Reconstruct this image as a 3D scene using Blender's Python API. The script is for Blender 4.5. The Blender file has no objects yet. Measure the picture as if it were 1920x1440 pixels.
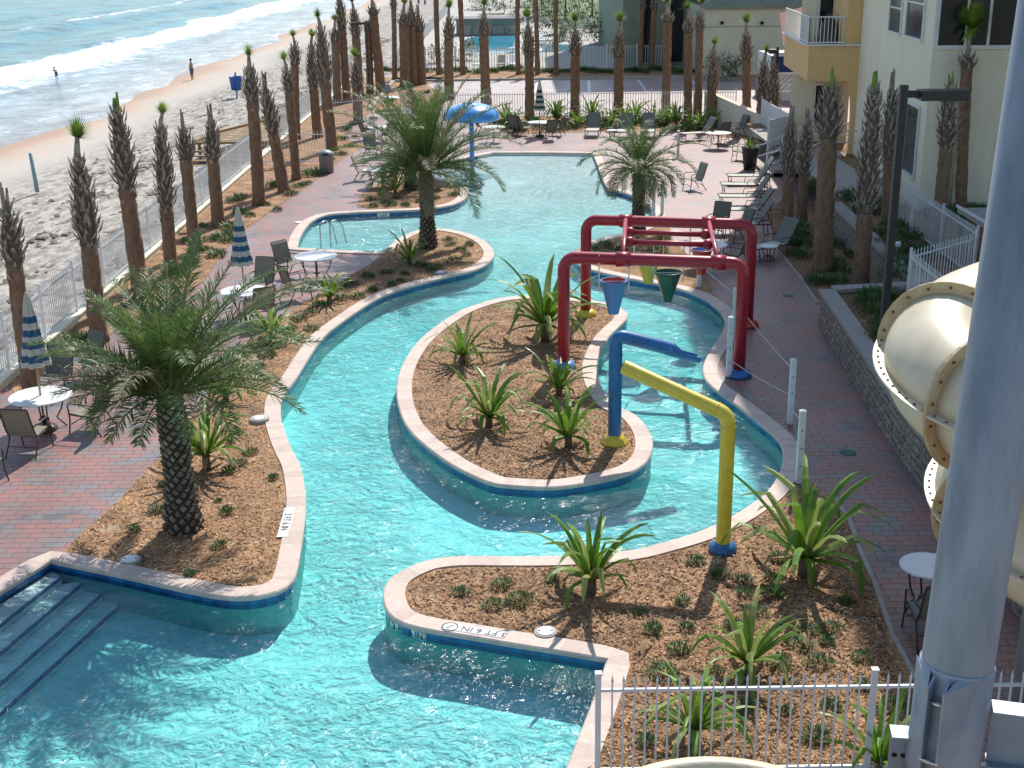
import bpy, math, random
from mathutils import Vector, Matrix
from mathutils.geometry import tessellate_polygon
R = math.radians
sc = bpy.context.scene
COL = sc.collection
random.seed(7)

# ------------------------------------------------------------------ camera
F = 2400.0; PITCH = R(18.9); ROLL = R(-0.8); CAMH = 9.0
CP, SP, CR, SR = math.cos(PITCH), math.sin(PITCH), math.cos(ROLL), math.sin(ROLL)
FWD = Vector((0, CP, -SP)); UP0 = Vector((0, SP, CP)); RT0 = Vector((1, 0, 0))
RT = RT0 * CR + UP0 * SR; UPV = UP0 * CR - RT0 * SR
cam_data = bpy.data.cameras.new('camera'); cam = bpy.data.objects.new('camera', cam_data); COL.objects.link(cam)
cam_data.sensor_width = 36; cam_data.lens = 36 * F / 1920; cam_data.clip_start = 0.1; cam_data.clip_end = 4000
m = Matrix((RT, UPV, -FWD)).transposed().to_4x4(); m.translation = Vector((0, 0, CAMH)); cam.matrix_world = m
sc.camera = cam
# ------------------------------------------------------------------ world and sun
SUN_AZ, SUN_EL = R(17.5), R(46.5)
w = bpy.data.worlds.new("World"); sc.world = w; w.use_nodes = True
nt = w.node_tree; bg = nt.nodes['Background']
sky = nt.nodes.new('ShaderNodeTexSky'); sky.sky_type = 'NISHITA'; sky.sun_disc = False
sky.sun_elevation = SUN_EL; sky.sun_rotation = SUN_AZ; sky.air_density = 1.1; sky.dust_density = 0.6; sky.ozone_density = 1.0
nt.links.new(sky.outputs[0], bg.inputs[0]); bg.inputs[1].default_value = 0.15
sd = bpy.data.lights.new('sun', 'SUN'); sd.energy = 4.6; sd.angle = R(0.5); sd.color = (1, .955, .88)
sun = bpy.data.objects.new('sun', sd); COL.objects.link(sun)
SDIR = Vector((math.sin(SUN_AZ) * math.cos(SUN_EL), math.cos(SUN_AZ) * math.cos(SUN_EL), math.sin(SUN_EL)))
sun.rotation_euler = SDIR.to_track_quat('Z', 'Y').to_euler(); sun.location = (0, 0, 60)
sc.view_settings.view_transform = 'Standard'; sc.view_settings.look = 'None'; sc.view_settings.gamma = 1
sc.view_settings.exposure = 0.16
sc.cycles.use_denoising = True; sc.cycles.max_bounces = 8; sc.cycles.transparent_max_bounces = 12
sc.cycles.caustics_reflective = False; sc.cycles.caustics_refractive = False; sc.cycles.sample_clamp_indirect = 8

# ------------------------------------------------------------------ helpers
def ray(px, py):
    return FWD + RT * ((px - 960) / F) - UPV * ((py - 720) / F)
def G(px, py, z=0.0):
    d = ray(px, py); t = (z - CAMH) / d.z
    return Vector((d.x * t, d.y * t, z))
def AT(px, py, Y):
    d = ray(px, py); t = Y / d.y
    return Vector((d.x * t, Y, CAMH + d.z * t))
def lin(c):
    return tuple((x / 12.92 if x <= .04045 else ((x + .055) / 1.055) ** 2.4) for x in c[:3]) + (1,)
def rgb(r, g, b): return lin((r / 255, g / 255, b / 255))

class MB:
    def __init__(s): s.v = []; s.f = []; s.m = []
    def pts(s, pts):
        i = len(s.v); s.v += [tuple(p) for p in pts]; return i
    def face(s, pts, m=0):
        i = s.pts(pts); s.f.append(tuple(range(i, i + len(pts)))); s.m.append(m)
    def idx(s, f, m=0): s.f.append(tuple(f)); s.m.append(m)
    def box(s, c, size, rz=0, m=0, rx=0):
        hx, hy, hz = [a / 2 for a in size]
        M = Matrix.Translation(Vector(c)) @ Matrix.Rotation(rz, 4, 'Z') @ Matrix.Rotation(rx, 4, 'X')
        P = [M @ Vector((x * hx, y * hy, z * hz)) for z in (-1, 1) for y in (-1, 1) for x in (-1, 1)]
        i = s.pts(P)
        for q in ((0, 2, 3, 1), (4, 5, 7, 6), (0, 1, 5, 4), (2, 6, 7, 3), (0, 4, 6, 2), (1, 3, 7, 5)):
            s.f.append(tuple(i + k for k in q)); s.m.append(m)
    def box2(s, a, b, m=0):
        s.box([(p + q) / 2 for p, q in zip(a, b)], [abs(q - p) for p, q in zip(a, b)], 0, m)
    def bar(s, a, b, w, h=None, m=0):
        a = Vector(a); b = Vector(b); h = h or w; d = b - a
        u = d.normalized(); r = u.cross(Vector((0, 0, 1)))
        if r.length < 1e-4: r = Vector((1, 0, 0))
        r.normalize(); n = r.cross(u)
        P = [p + r * (sx * w / 2) + n * (sy * h / 2) for p in (a, b) for sx, sy in ((-1, -1), (1, -1), (1, 1), (-1, 1))]
        i = s.pts(P)
        for q in ((0, 1, 2, 3), (4, 7, 6, 5), (0, 4, 5, 1), (1, 5, 6, 2), (2, 6, 7, 3), (3, 7, 4, 0)):
            s.f.append(tuple(i + k for k in q)); s.m.append(m)
    def tube(s, path, r, n=8, m=0, caps=True):
        path = [Vector(p) for p in path]; N = len(path)
        rr = r if isinstance(r, (list, tuple)) else [r] * N
        t0 = (path[1] - path[0]).normalized()
        a = t0.cross(Vector((0, 0, 1)));
        if a.length < 1e-3: a = Vector((1, 0, 0))
        a.normalize(); i0 = len(s.v)
        for k, p in enumerate(path):
            t = (path[min(k + 1, N - 1)] - path[max(k - 1, 0)]).normalized()
            a = (a - t * a.dot(t)).normalized(); b = t.cross(a)
            s.v += [tuple(p + (a * math.cos(2 * math.pi * j / n) + b * math.sin(2 * math.pi * j / n)) * rr[k]) for j in range(n)]
        for k in range(N - 1):
            for j in range(n):
                s.f.append((i0 + k * n + j, i0 + k * n + (j + 1) % n, i0 + (k + 1) * n + (j + 1) % n, i0 + (k + 1) * n + j)); s.m.append(m)
        if caps:
            s.f.append(tuple(i0 + j for j in range(n))[::-1]); s.m.append(m)
            s.f.append(tuple(i0 + (N - 1) * n + j for j in range(n))); s.m.append(m)
    def lathe(s, prof, c=(0, 0, 0), n=24, m=0, fold=None, cap=True):
        i0 = len(s.v); N = len(prof)
        for k, (r, z) in enumerate(prof):
            for j in range(n):
                a = 2 * math.pi * j / n; q = r * (fold(a, k) if fold else 1)
                s.v.append((c[0] + q * math.cos(a), c[1] + q * math.sin(a), c[2] + z))
        for k in range(N - 1):
            for j in range(n):
                s.f.append((i0 + k * n + j, i0 + k * n + (j + 1) % n, i0 + (k + 1) * n + (j + 1) % n, i0 + (k + 1) * n + j)); s.m.append(m)
        if not cap: return
        if prof[0][0] > 1e-4: s.f.append(tuple(i0 + j for j in range(n))[::-1]); s.m.append(m)
        if prof[-1][0] > 1e-4: s.f.append(tuple(i0 + (N - 1) * n + j for j in range(n))); s.m.append(m)
    def build(s, name, mats, parent=None, smooth=False, loc=None, bevel=0):
        off = Vector(loc) if loc is not None else (Vector(parent.get('_o', (0, 0, 0))) if parent is not None else Vector((0, 0, 0)))
        me = bpy.data.meshes.new(name)
        me.from_pydata([(x - off.x, y - off.y, z - off.z) for x, y, z in s.v], [], s.f)
        for mt in (mats if isinstance(mats, (list, tuple)) else [mats]): me.materials.append(mt)
        if len(me.materials) > 1: me.polygons.foreach_set('material_index', s.m)
        if smooth: me.polygons.foreach_set('use_smooth', [True] * len(me.polygons))
        me.update()
        o = bpy.data.objects.new(name, me); COL.objects.link(o)
        if parent is not None: o.parent = parent
        elif loc is not None: o.location = off
        if bevel:
            b = o.modifiers.new('bevel', 'BEVEL'); b.width = bevel; b.segments = 2; b.limit_method = 'ANGLE'
        return o

def tag(o, label=None, cat=None, group=None, kind=None):
    if label: o['label'] = label
    if cat: o['category'] = cat
    if group: o['group'] = group
    if kind: o['kind'] = kind
    return o
def thing(name, label, cat, loc=(0, 0, 0), rz=0, group=None, world=False):
    """an Empty at the base of a thing; world=True: its parts are written in world coordinates"""
    o = bpy.data.objects.new(name, None); COL.objects.link(o)
    o.location = loc; o.rotation_euler = (0, 0, rz); o.empty_display_size = .2
    if world: o['_o'] = tuple(loc)
    return tag(o, label, cat, group)
def dup(root, loc, rz=0, label=None, group=None, s=1.0):
    r = root.copy(); COL.objects.link(r); r.location = loc; r.rotation_euler = (0, 0, rz)
    r.scale = s if isinstance(s, tuple) else (s, s, s)
    if label: r['label'] = label
    if group: r['group'] = group
    for ch in list(root.children):
        c = ch.copy(); COL.objects.link(c); c.parent = r
        for g in list(ch.children):
            d = g.copy(); COL.objects.link(d); d.parent = c
    return r
def structure(o): o['kind'] = 'structure'; return o

# ------------------------------------------------------------------ materials
def newmat(name):
    mt = bpy.data.materials.new(name); mt.use_nodes = True
    return mt, mt.node_tree, mt.node_tree.nodes['Principled BSDF']
def mat(name, c1, c2=None, scale=6.0, rough=.6, bump=0.0, bscale=None, metal=0.0, detail=4, lo=.35, hi=.65, spec=.5, coat=0, stretch=None, trans=0):
    mt, t, b = newmat(name)
    b.inputs['Roughness'].default_value = rough; b.inputs['Metallic'].default_value = metal
    b.inputs['Specular IOR Level'].default_value = spec; b.inputs['Coat Weight'].default_value = coat
    tc = t.nodes.new('ShaderNodeTexCoord'); vec = tc.outputs['Object']
    if stretch:
        mp = t.nodes.new('ShaderNodeMapping'); mp.inputs['Scale'].default_value = stretch
        t.links.new(vec, mp.inputs[0]); vec = mp.outputs[0]
    if c2 is None: c2 = tuple(x * .86 for x in c1[:3]) + (1,)
    n = t.nodes.new('ShaderNodeTexNoise'); n.inputs['Scale'].default_value = scale; n.inputs['Detail'].default_value = detail
    n.inputs['Roughness'].default_value = .62
    t.links.new(vec, n.inputs['Vector'])
    cr = t.nodes.new('ShaderNodeValToRGB'); cr.color_ramp.elements[0].position = lo; cr.color_ramp.elements[1].position = hi
    cr.color_ramp.elements[0].color = c1; cr.color_ramp.elements[1].color = c2
    t.links.new(n.outputs[0], cr.inputs[0]); t.links.new(cr.outputs[0], b.inputs['Base Color'])
    if bump:
        n2 = t.nodes.new('ShaderNodeTexNoise'); n2.inputs['Scale'].default_value = bscale or scale * 3; n2.inputs['Detail'].default_value = 3
        t.links.new(vec, n2.inputs['Vector'])
        bp = t.nodes.new('ShaderNodeBump'); bp.inputs['Strength'].default_value = bump; bp.inputs['Distance'].default_value = .02
        t.links.new(n2.outputs[0], bp.inputs['Height']); t.links.new(bp.outputs[0], b.inputs['Normal'])
    if trans:
        tr = t.nodes.new('ShaderNodeBsdfTranslucent'); t.links.new(cr.outputs[0], tr.inputs[0])
        mx = t.nodes.new('ShaderNodeMixShader'); mx.inputs[0].default_value = trans
        t.links.new(b.outputs[0], mx.inputs[1]); t.links.new(tr.outputs[0], mx.inputs[2])
        t.links.new(mx.outputs[0], t.nodes['Material Output'].inputs[0])
    return mt
M = {}
M['coping1'] = mat('coping concrete a', (.60, .47, .40, 1), (.52, .41, .35, 1), 9, .7, .25)
M['coping2'] = mat('coping concrete b', (.66, .53, .45, 1), (.57, .46, .39, 1), 9, .7, .25)
M['coping3'] = mat('coping concrete c', (.62, .46, .38, 1), (.68, .56, .48, 1), 9, .7, .25)
M['tile1'] = mat('blue tile a', (.02, .14, .36, 1), rough=.2); M['tile2'] = mat('blue tile b', (.02, .18, .42, 1), rough=.2)
M['tile3'] = mat('blue tile c', (.015, .11, .30, 1), rough=.2)
M['wall_shade'] = mat('shaded pool wall plaster', (.32, .63, .60, 1), (.28, .57, .55, 1), 2.5, .8)  # shade of the underwater walls put into a darker plaster colour
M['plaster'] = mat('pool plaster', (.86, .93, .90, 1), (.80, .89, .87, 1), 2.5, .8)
M['white'] = mat('white painted metal', (.72, .74, .75, 1), (.62, .65, .66, 1), 3, .4)
M['whitetop'] = mat('white table top', (.80, .80, .79, 1), (.72, .72, .70, 1), 4, .35)
M['bronze'] = mat('dark bronze tube', (.045, .032, .026, 1), (.07, .05, .04, 1), 12, .4)
M['sling'] = mat('tan sling fabric', (.30, .27, .20, 1), (.24, .215, .16, 1), 30, .85)
M['slingg'] = mat('grey green sling fabric', (.20, .205, .175, 1), (.15, .155, .13, 1), 30, .85)
M['red'] = mat('red paint', (.42, .014, .03, 1), (.32, .014, .026, 1), 5, .4, coat=.2)
M['pink'] = mat('faded red paint', (.42, .05, .09, 1), (.34, .03, .06, 1), 2, .35)
M['blue'] = mat('blue paint', (.016, .155, .40, 1), (.02, .115, .30, 1), 5, .35, coat=.2)
M['yellow'] = mat('yellow paint', (.76, .62, .06, 1), (.64, .49, .045, 1), 5, .4, coat=.2)
M['green'] = mat('green plastic', (.01, .11, .05, 1), (.01, .08, .04, 1), 2, .3)
M['orange'] = mat('orange red plastic', (.60, .05, .02, 1), (.5, .04, .02, 1), 2, .35)
M['ltblue'] = mat('light blue plastic', (.10, .28, .62, 1), (.09, .24, .55, 1), 2, .4)
M['brown'] = mat('brown fabric tube', (.2, .1, .05, 1))
M['steel'] = mat('stainless steel', (.55, .56, .57, 1), rough=.25, metal=1.0)
M['galv'] = mat('galvanised steel', (.29, .325, .365, 1), (.19, .225, .265, 1), 3.5, .5, .08, metal=.3, stretch=(1.5, 1.5, .3), detail=9, lo=.42, hi=.60)
M['galv2'] = mat('galvanised bracket', (.30, .35, .41, 1), (.22, .27, .33, 1), 5, .5, .05, metal=.3)
M['dark'] = mat('dark bronze post', (.02, .022, .022, 1), (.03, .032, .03, 1), 5, .45)
M['black'] = mat('dark hole', (.006, .006, .006, 1), rough=.8)
M['wood'] = mat('tan timber', (.42, .29, .16, 1), (.28, .18, .09, 1), 6, .8, .2, stretch=(1, 1, 5))
M['pole'] = mat('umbrella pole wood', (.42, .26, .15, 1), (.35, .2, .1, 1), 8, .5)
M['canw'] = mat('umbrella cream stripe', (.60, .58, .50, 1), (.5, .49, .43, 1), 10, .85)
M['canb'] = mat('umbrella blue stripe', (.035, .13, .23, 1), (.03, .10, .18, 1), 10, .85)
M['rope'] = mat('white rope', (.6, .6, .58, 1))
M['trunk'] = mat('palm trunk', (.56, .375, .245, 1), (.28, .18, .115, 1), 8, .95, 1.0, 22, stretch=(1, 1, .5), detail=8, lo=.3, hi=.7)
M['trunk2'] = mat('palm trunk dusty', (.33, .19, .11, 1), (.17, .095, .055, 1), 9, .9, .9, 30, stretch=(1, 1, .45), detail=6)
M['boot'] = mat('palm boot', (.44, .37, .30, 1), (.16, .125, .10, 1), 6, .9, .4, 30)
M['boot2'] = mat('palm boot core', (.10, .075, .055, 1), (.18, .13, .10, 1), 14, .95, .5, 40)
M['dtrunk'] = mat('date palm scales', (.34, .285, .22, 1), (.09, .07, .052, 1), 8, .9, .5, 25)
M['dcore'] = mat('date palm core', (.035, .025, .02, 1), (.06, .04, .03, 1), 14, .95, .5)
M['fan'] = mat('young fan leaf', (.26, .40, .06, 1), (.14, .26, .04, 1), 6, .5, trans=.25)
M['frond'] = mat('date frond', (.08, .165, .03, 1), (.15, .21, .07, 1), 2.6, .45, trans=.35)
M['frondd'] = mat('dry frond', (.32, .25, .15, 1), (.19, .17, .09, 1), 3, .6, trans=.3)
M['rachis'] = mat('frond stalk', (.24, .22, .08, 1), (.16, .17, .06, 1), 5, .5)
M['lily'] = mat('strap leaf', (.20, .34, .035, 1), (.10, .21, .022, 1), 5, .5, trans=.3)
M['lilyl'] = mat('pale strap leaf', (.42, .44, .16, 1), (.24, .34, .07, 1), 4, .4, trans=.3)
M['lilyd'] = mat('withered leaf', (.33, .20, .09, 1), (.2, .12, .06, 1), 5, .8)
M['stem'] = mat('lily stem', (.16, .12, .08, 1), (.08, .06, .045, 1), 12, .9, .4)
M['shrub'] = mat('shrub leaf', (.05, .12, .028, 1), (.10, .18, .055, 1), 5, .5, trans=.15)
M['shrub2'] = mat('light shrub leaf', (.09, .17, .035, 1), (.05, .10, .03, 1), 5, .5, trans=.2)
M['tree'] = mat('tree leaf', (.04, .08, .025, 1), (.08, .13, .04, 1), 1.2, .6, trans=.15)
M['cream'] = mat('cream fibreglass', (.70, .615, .455, 1), (.60, .51, .35, 1), 2.2, .42, detail=7)
M['creamt'] = mat('stained fibreglass flange', (.58, .46, .27, 1), (.44, .31, .15, 1), 4.5, .45, detail=6)
M['bolt'] = mat('rusty bolt', (.16, .08, .03, 1), (.22, .12, .05, 1), 10, .7, metal=.3)
M['chipw'] = mat('chip pale', (.56, .38, .21, 1)); M['chipb'] = mat('chip brown', (.38, .215, .10, 1)); M['chipd'] = mat('chip dark', (.20, .11, .055, 1))
M['stucco'] = mat('cream stucco', (.70, .64, .50, 1), (.65, .59, .455, 1), 1.6, .9, .15, 60, stretch=(2, 2, .35), detail=6)
M['stucco2'] = mat('pale stucco', (.82, .77, .60, 1), (.75, .70, .54, 1), 1.6, .9, .15, 60, stretch=(2, 2, .35), detail=6)
M['tan'] = mat('tan stucco', (.74, .50, .24, 1), (.68, .45, .21, 1), 3, .9, .15, 60)
M['seag'] = mat('sea green wall', (.20, .27, .23, 1), (.17, .23, .20, 1), 1, .9)
M['seagd'] = mat('dark green wall', (.25, .28, .20, 1), (.20, .23, .165, 1), 1, .9)
M['palew'] = mat('pale grey green wall', (.62, .63, .50, 1), (.56, .57, .46, 1), .6, .9)
M['roof'] = mat('red roof tile', (.30, .10, .075, 1), (.2, .07, .06, 1), 3, .8, .4)
M['groof'] = mat('grey flat roof', (.25, .24, .24, 1), (.2, .19, .2, 1), 1, .9)
M['conc'] = mat('concrete kerb', (.42, .38, .34, 1), (.34, .31, .28, 1), 4, .85, .3)
M['cap'] = mat('wall cap stone', (.36, .33, .30, 1), (.30, .28, .25, 1), 5, .85, .3)
M['teal'] = mat('green drain cover', (.02, .14, .10, 1))
M['navy'] = mat('navy awning', (.01, .03, .09, 1), rough=.8)
M['ink'] = mat('black lettering', (.02, .02, .025, 1)); M['greyc'] = mat('grey cloth', (.3, .32, .34, 1))
M['skin'] = mat('skin', (.42, .22, .14, 1)); M['hair'] = mat('dark hair', (.03, .02, .015, 1)); M['cloth'] = mat('blue shorts', (.08, .10, .2, 1))
M['cblue'] = mat('blue plastic bin', (.02, .10, .38, 1), rough=.4); M['stone'] = mat('lava stone', (.35, .33, .3, 1))
M['gravel'] = mat('planter soil', (.05, .035, .025, 1), (.1, .07, .05, 1), 20, .95, .5)

def glass_mat():
    mt, t, b = newmat('dark window glass'); b.inputs['Base Color'].default_value = (.012, .016, .022, 1)
    b.inputs['Roughness'].default_value = .1; b.inputs['Specular IOR Level'].default_value = .35
    return mt
M['glass'] = glass_mat()

def paver_mat(name, red, grey, mixlo, mixhi, rot=0):
    mt, t, b = newmat(name); L = t.links.new; N = t.nodes.new
    tc = N('ShaderNodeTexCoord'); mp = N('ShaderNodeMapping'); mp.inputs['Rotation'].default_value = (0, 0, rot); L(tc.outputs['Object'], mp.inputs[0])
    def brick(sq=1):
        k = N('ShaderNodeTexBrick'); k.inputs['Scale'].default_value = 1; k.inputs['Brick Width'].default_value = .36
        k.inputs['Row Height'].default_value = .18; k.inputs['Mortar Size'].default_value = .011; k.inputs['Mortar Smooth'].default_value = .3
        L(mp.outputs[0], k.inputs['Vector']); return k
    k = brick(); k.inputs['Color1'].default_value = (0, 0, 0, 1); k.inputs['Color2'].default_value = (1, 1, 1, 1); k.inputs['Mortar'].default_value = (.5, .5, .5, 1)
    n = N('ShaderNodeTexNoise'); n.inputs['Scale'].default_value = 1.1; n.inputs['Detail'].default_value = 2; L(mp.outputs[0], n.inputs['Vector'])
    ad = N('ShaderNodeMath'); ad.operation = 'MULTIPLY_ADD'; L(k.outputs['Color'], ad.inputs[0]); ad.inputs[1].default_value = .50; L(n.outputs[0], ad.inputs[2])
    cr = N('ShaderNodeValToRGB'); e = cr.color_ramp.elements
    e[0].position = mixlo; e[0].color = grey; e[1].position = mixhi; e[1].color = red
    x = e.new((mixlo + mixhi) / 2); x.color = tuple((p * .5 + q * .5) * 1.15 for p, q in zip(red, grey)); x = e.new(mixlo + .12); x.color = tuple(q * 1.5 for q in grey)
    L(ad.outputs[0], cr.inputs[0])
    mx = N('ShaderNodeMixRGB'); mx.blend_type = 'MIX'; L(k.outputs['Fac'], mx.inputs[0]); L(cr.outputs[0], mx.inputs[1])
    mx.inputs[2].default_value = (.085, .07, .065, 1)
    n3 = N('ShaderNodeTexNoise'); n3.inputs['Scale'].default_value = 30; n3.inputs['Detail'].default_value = 3; L(tc.outputs['Object'], n3.inputs['Vector'])
    mr = N('ShaderNodeMapRange'); mr.inputs[3].default_value = .75; mr.inputs[4].default_value = 1.25; L(n3.outputs[0], mr.inputs[0])
    mu = N('ShaderNodeMixRGB'); mu.blend_type = 'MULTIPLY'; mu.inputs[0].default_value = 1; L(mx.outputs[0], mu.inputs[1]); L(mr.outputs[0], mu.inputs[2])
    n9 = N('ShaderNodeTexNoise'); n9.inputs['Scale'].default_value = .55; n9.inputs['Detail'].default_value = 7; n9.inputs['Roughness'].default_value = .65; L(tc.outputs['Object'], n9.inputs['Vector'])
    m9 = N('ShaderNodeMapRange'); m9.inputs[1].default_value = .3; m9.inputs[2].default_value = .7; m9.inputs[3].default_value = .72; m9.inputs[4].default_value = 1.22; L(n9.outputs[0], m9.inputs[0])
    mu9 = N('ShaderNodeMixRGB'); mu9.blend_type = 'MULTIPLY'; mu9.inputs[0].default_value = 1; L(mu.outputs[0], mu9.inputs[1]); L(m9.outputs[0], mu9.inputs[2])
    L(mu9.outputs[0], b.inputs['Base Color']); b.inputs['Roughness'].default_value = .48; b.inputs['Specular IOR Level'].default_value = .8
    bp = N('ShaderNodeBump'); bp.inputs['Strength'].default_value = .5; bp.inputs['Distance'].default_value = .01; bp.invert = True
    L(k.outputs['Fac'], bp.inputs['Height']); L(bp.outputs[0], b.inputs['Normal'])
    return mt
M['paver'] = paver_mat('brick pavers', (.33, .145, .12, 1), (.15, .137, .138, 1), .40, .95)
M['paverp'] = paver_mat('parking pavers', (.40, .27, .24, 1), (.33, .30, .29, 1), .45, .85)

def mulch_mat(name, k=1.0):
    mt, t, b = newmat(name); L = t.links.new; N = t.nodes.new
    tc = N('ShaderNodeTexCoord')
    v = N('ShaderNodeTexVoronoi'); v.inputs['Scale'].default_value = 38; L(tc.outputs['Object'], v.inputs['Vector'])
    sp = N('ShaderNodeSeparateXYZ'); L(v.outputs['Color'], sp.inputs[0])
    cr = N('ShaderNodeValToRGB'); e = cr.color_ramp.elements
    e[0].position = 0; e[0].color = (.16 * k, .08 * k, .038 * k, 1); e[1].position = 1; e[1].color = (.50 * k, .315 * k, .17 * k, 1)
    x = e.new(.45); x.color = (.29 * k, .145 * k, .068 * k, 1); L(sp.outputs[0], cr.inputs[0])
    n = N('ShaderNodeTexNoise'); n.inputs['Scale'].default_value = 1.6; n.inputs['Detail'].default_value = 5; L(tc.outputs['Object'], n.inputs['Vector'])
    mr = N('ShaderNodeMapRange'); mr.inputs[1].default_value = .3; mr.inputs[2].default_value = .7; mr.inputs[3].default_value = .58; mr.inputs[4].default_value = 1.3; L(n.outputs[0], mr.inputs[0])
    mu = N('ShaderNodeMixRGB'); mu.blend_type = 'MULTIPLY'; mu.inputs[0].default_value = 1; L(cr.outputs[0], mu.inputs[1]); L(mr.outputs[0], mu.inputs[2])
    sn = N('ShaderNodeTexNoise'); sn.inputs['Scale'].default_value = .8; sn.inputs['Detail'].default_value = 8; sn.inputs['Roughness'].default_value = .7; L(tc.outputs['Object'], sn.inputs['Vector'])
    sm = N('ShaderNodeMapRange'); sm.inputs[1].default_value = .60; sm.inputs[2].default_value = .70; L(sn.outputs[0], sm.inputs[0])
    sx = N('ShaderNodeMixRGB'); L(sm.outputs[0], sx.inputs[0]); L(mu.outputs[0], sx.inputs[1]); sx.inputs[2].default_value = (.36 * k, .30 * k, .225 * k, 1)
    L(sx.outputs[0], b.inputs['Base Color']); b.inputs['Roughness'].default_value = .9
    n2 = N('ShaderNodeTexNoise'); n2.inputs['Scale'].default_value = 22; n2.inputs['Detail'].default_value = 5; L(tc.outputs['Object'], n2.inputs['Vector'])
    bp = N('ShaderNodeBump'); bp.inputs['Strength'].default_value = 1; bp.inputs['Distance'].default_value = .03; L(n2.outputs[0], bp.inputs['Height']); L(bp.outputs[0], b.inputs['Normal'])
    return mt
M['mulch'] = mulch_mat('wood mulch', 1.1); M['mulch_dark'] = mulch_mat('darker mulch', .8)  # second mulch is the same mix, only darker overall

def block_mat():
    mt, t, b = newmat('split face block'); L = t.links.new; N = t.nodes.new
    tc = N('ShaderNodeTexCoord'); sp = N('ShaderNodeSeparateXYZ'); L(tc.outputs['Object'], sp.inputs[0])
    cb = N('ShaderNodeCombineXYZ'); ad = N('ShaderNodeMath'); L(sp.outputs[0], ad.inputs[0]); L(sp.outputs[1], ad.inputs[1]); L(ad.outputs[0], cb.inputs[0]); L(sp.outputs[2], cb.inputs[1])
    k = N('ShaderNodeTexBrick'); k.inputs['Scale'].default_value = 1; k.inputs['Brick Width'].default_value = .40; k.inputs['Row Height'].default_value = .15; k.inputs['Mortar Size'].default_value = .010
    k.inputs['Color1'].default_value = (.34, .29, .235, 1); k.inputs['Color2'].default_value = (.25, .215, .18, 1); k.inputs['Mortar'].default_value = (.09, .08, .07, 1)
    L(cb.outputs[0], k.inputs['Vector'])
    n = N('ShaderNodeTexNoise'); n.inputs['Scale'].default_value = 11; n.inputs['Detail'].default_value = 5; L(tc.outputs['Object'], n.inputs['Vector'])
    mr = N('ShaderNodeMapRange'); mr.inputs[1].default_value = .35; mr.inputs[2].default_value = .65; mr.inputs[3].default_value = .6; mr.inputs[4].default_value = 1.3; L(n.outputs[0], mr.inputs[0])
    mu = N('ShaderNodeMixRGB'); mu.blend_type = 'MULTIPLY'; mu.inputs[0].default_value = 1; L(k.outputs[0], mu.inputs[1]); L(mr.outputs[0], mu.inputs[2])
    L(mu.outputs[0], b.inputs['Base Color']); b.inputs['Roughness'].default_value = .95
    bp = N('ShaderNodeBump'); bp.inputs['Strength'].default_value = 1; bp.inputs['Distance'].default_value = .05; L(n.outputs[0], bp.inputs['Height']); L(bp.outputs[0], b.inputs['Normal'])
    return mt
M['block'] = block_mat()

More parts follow.
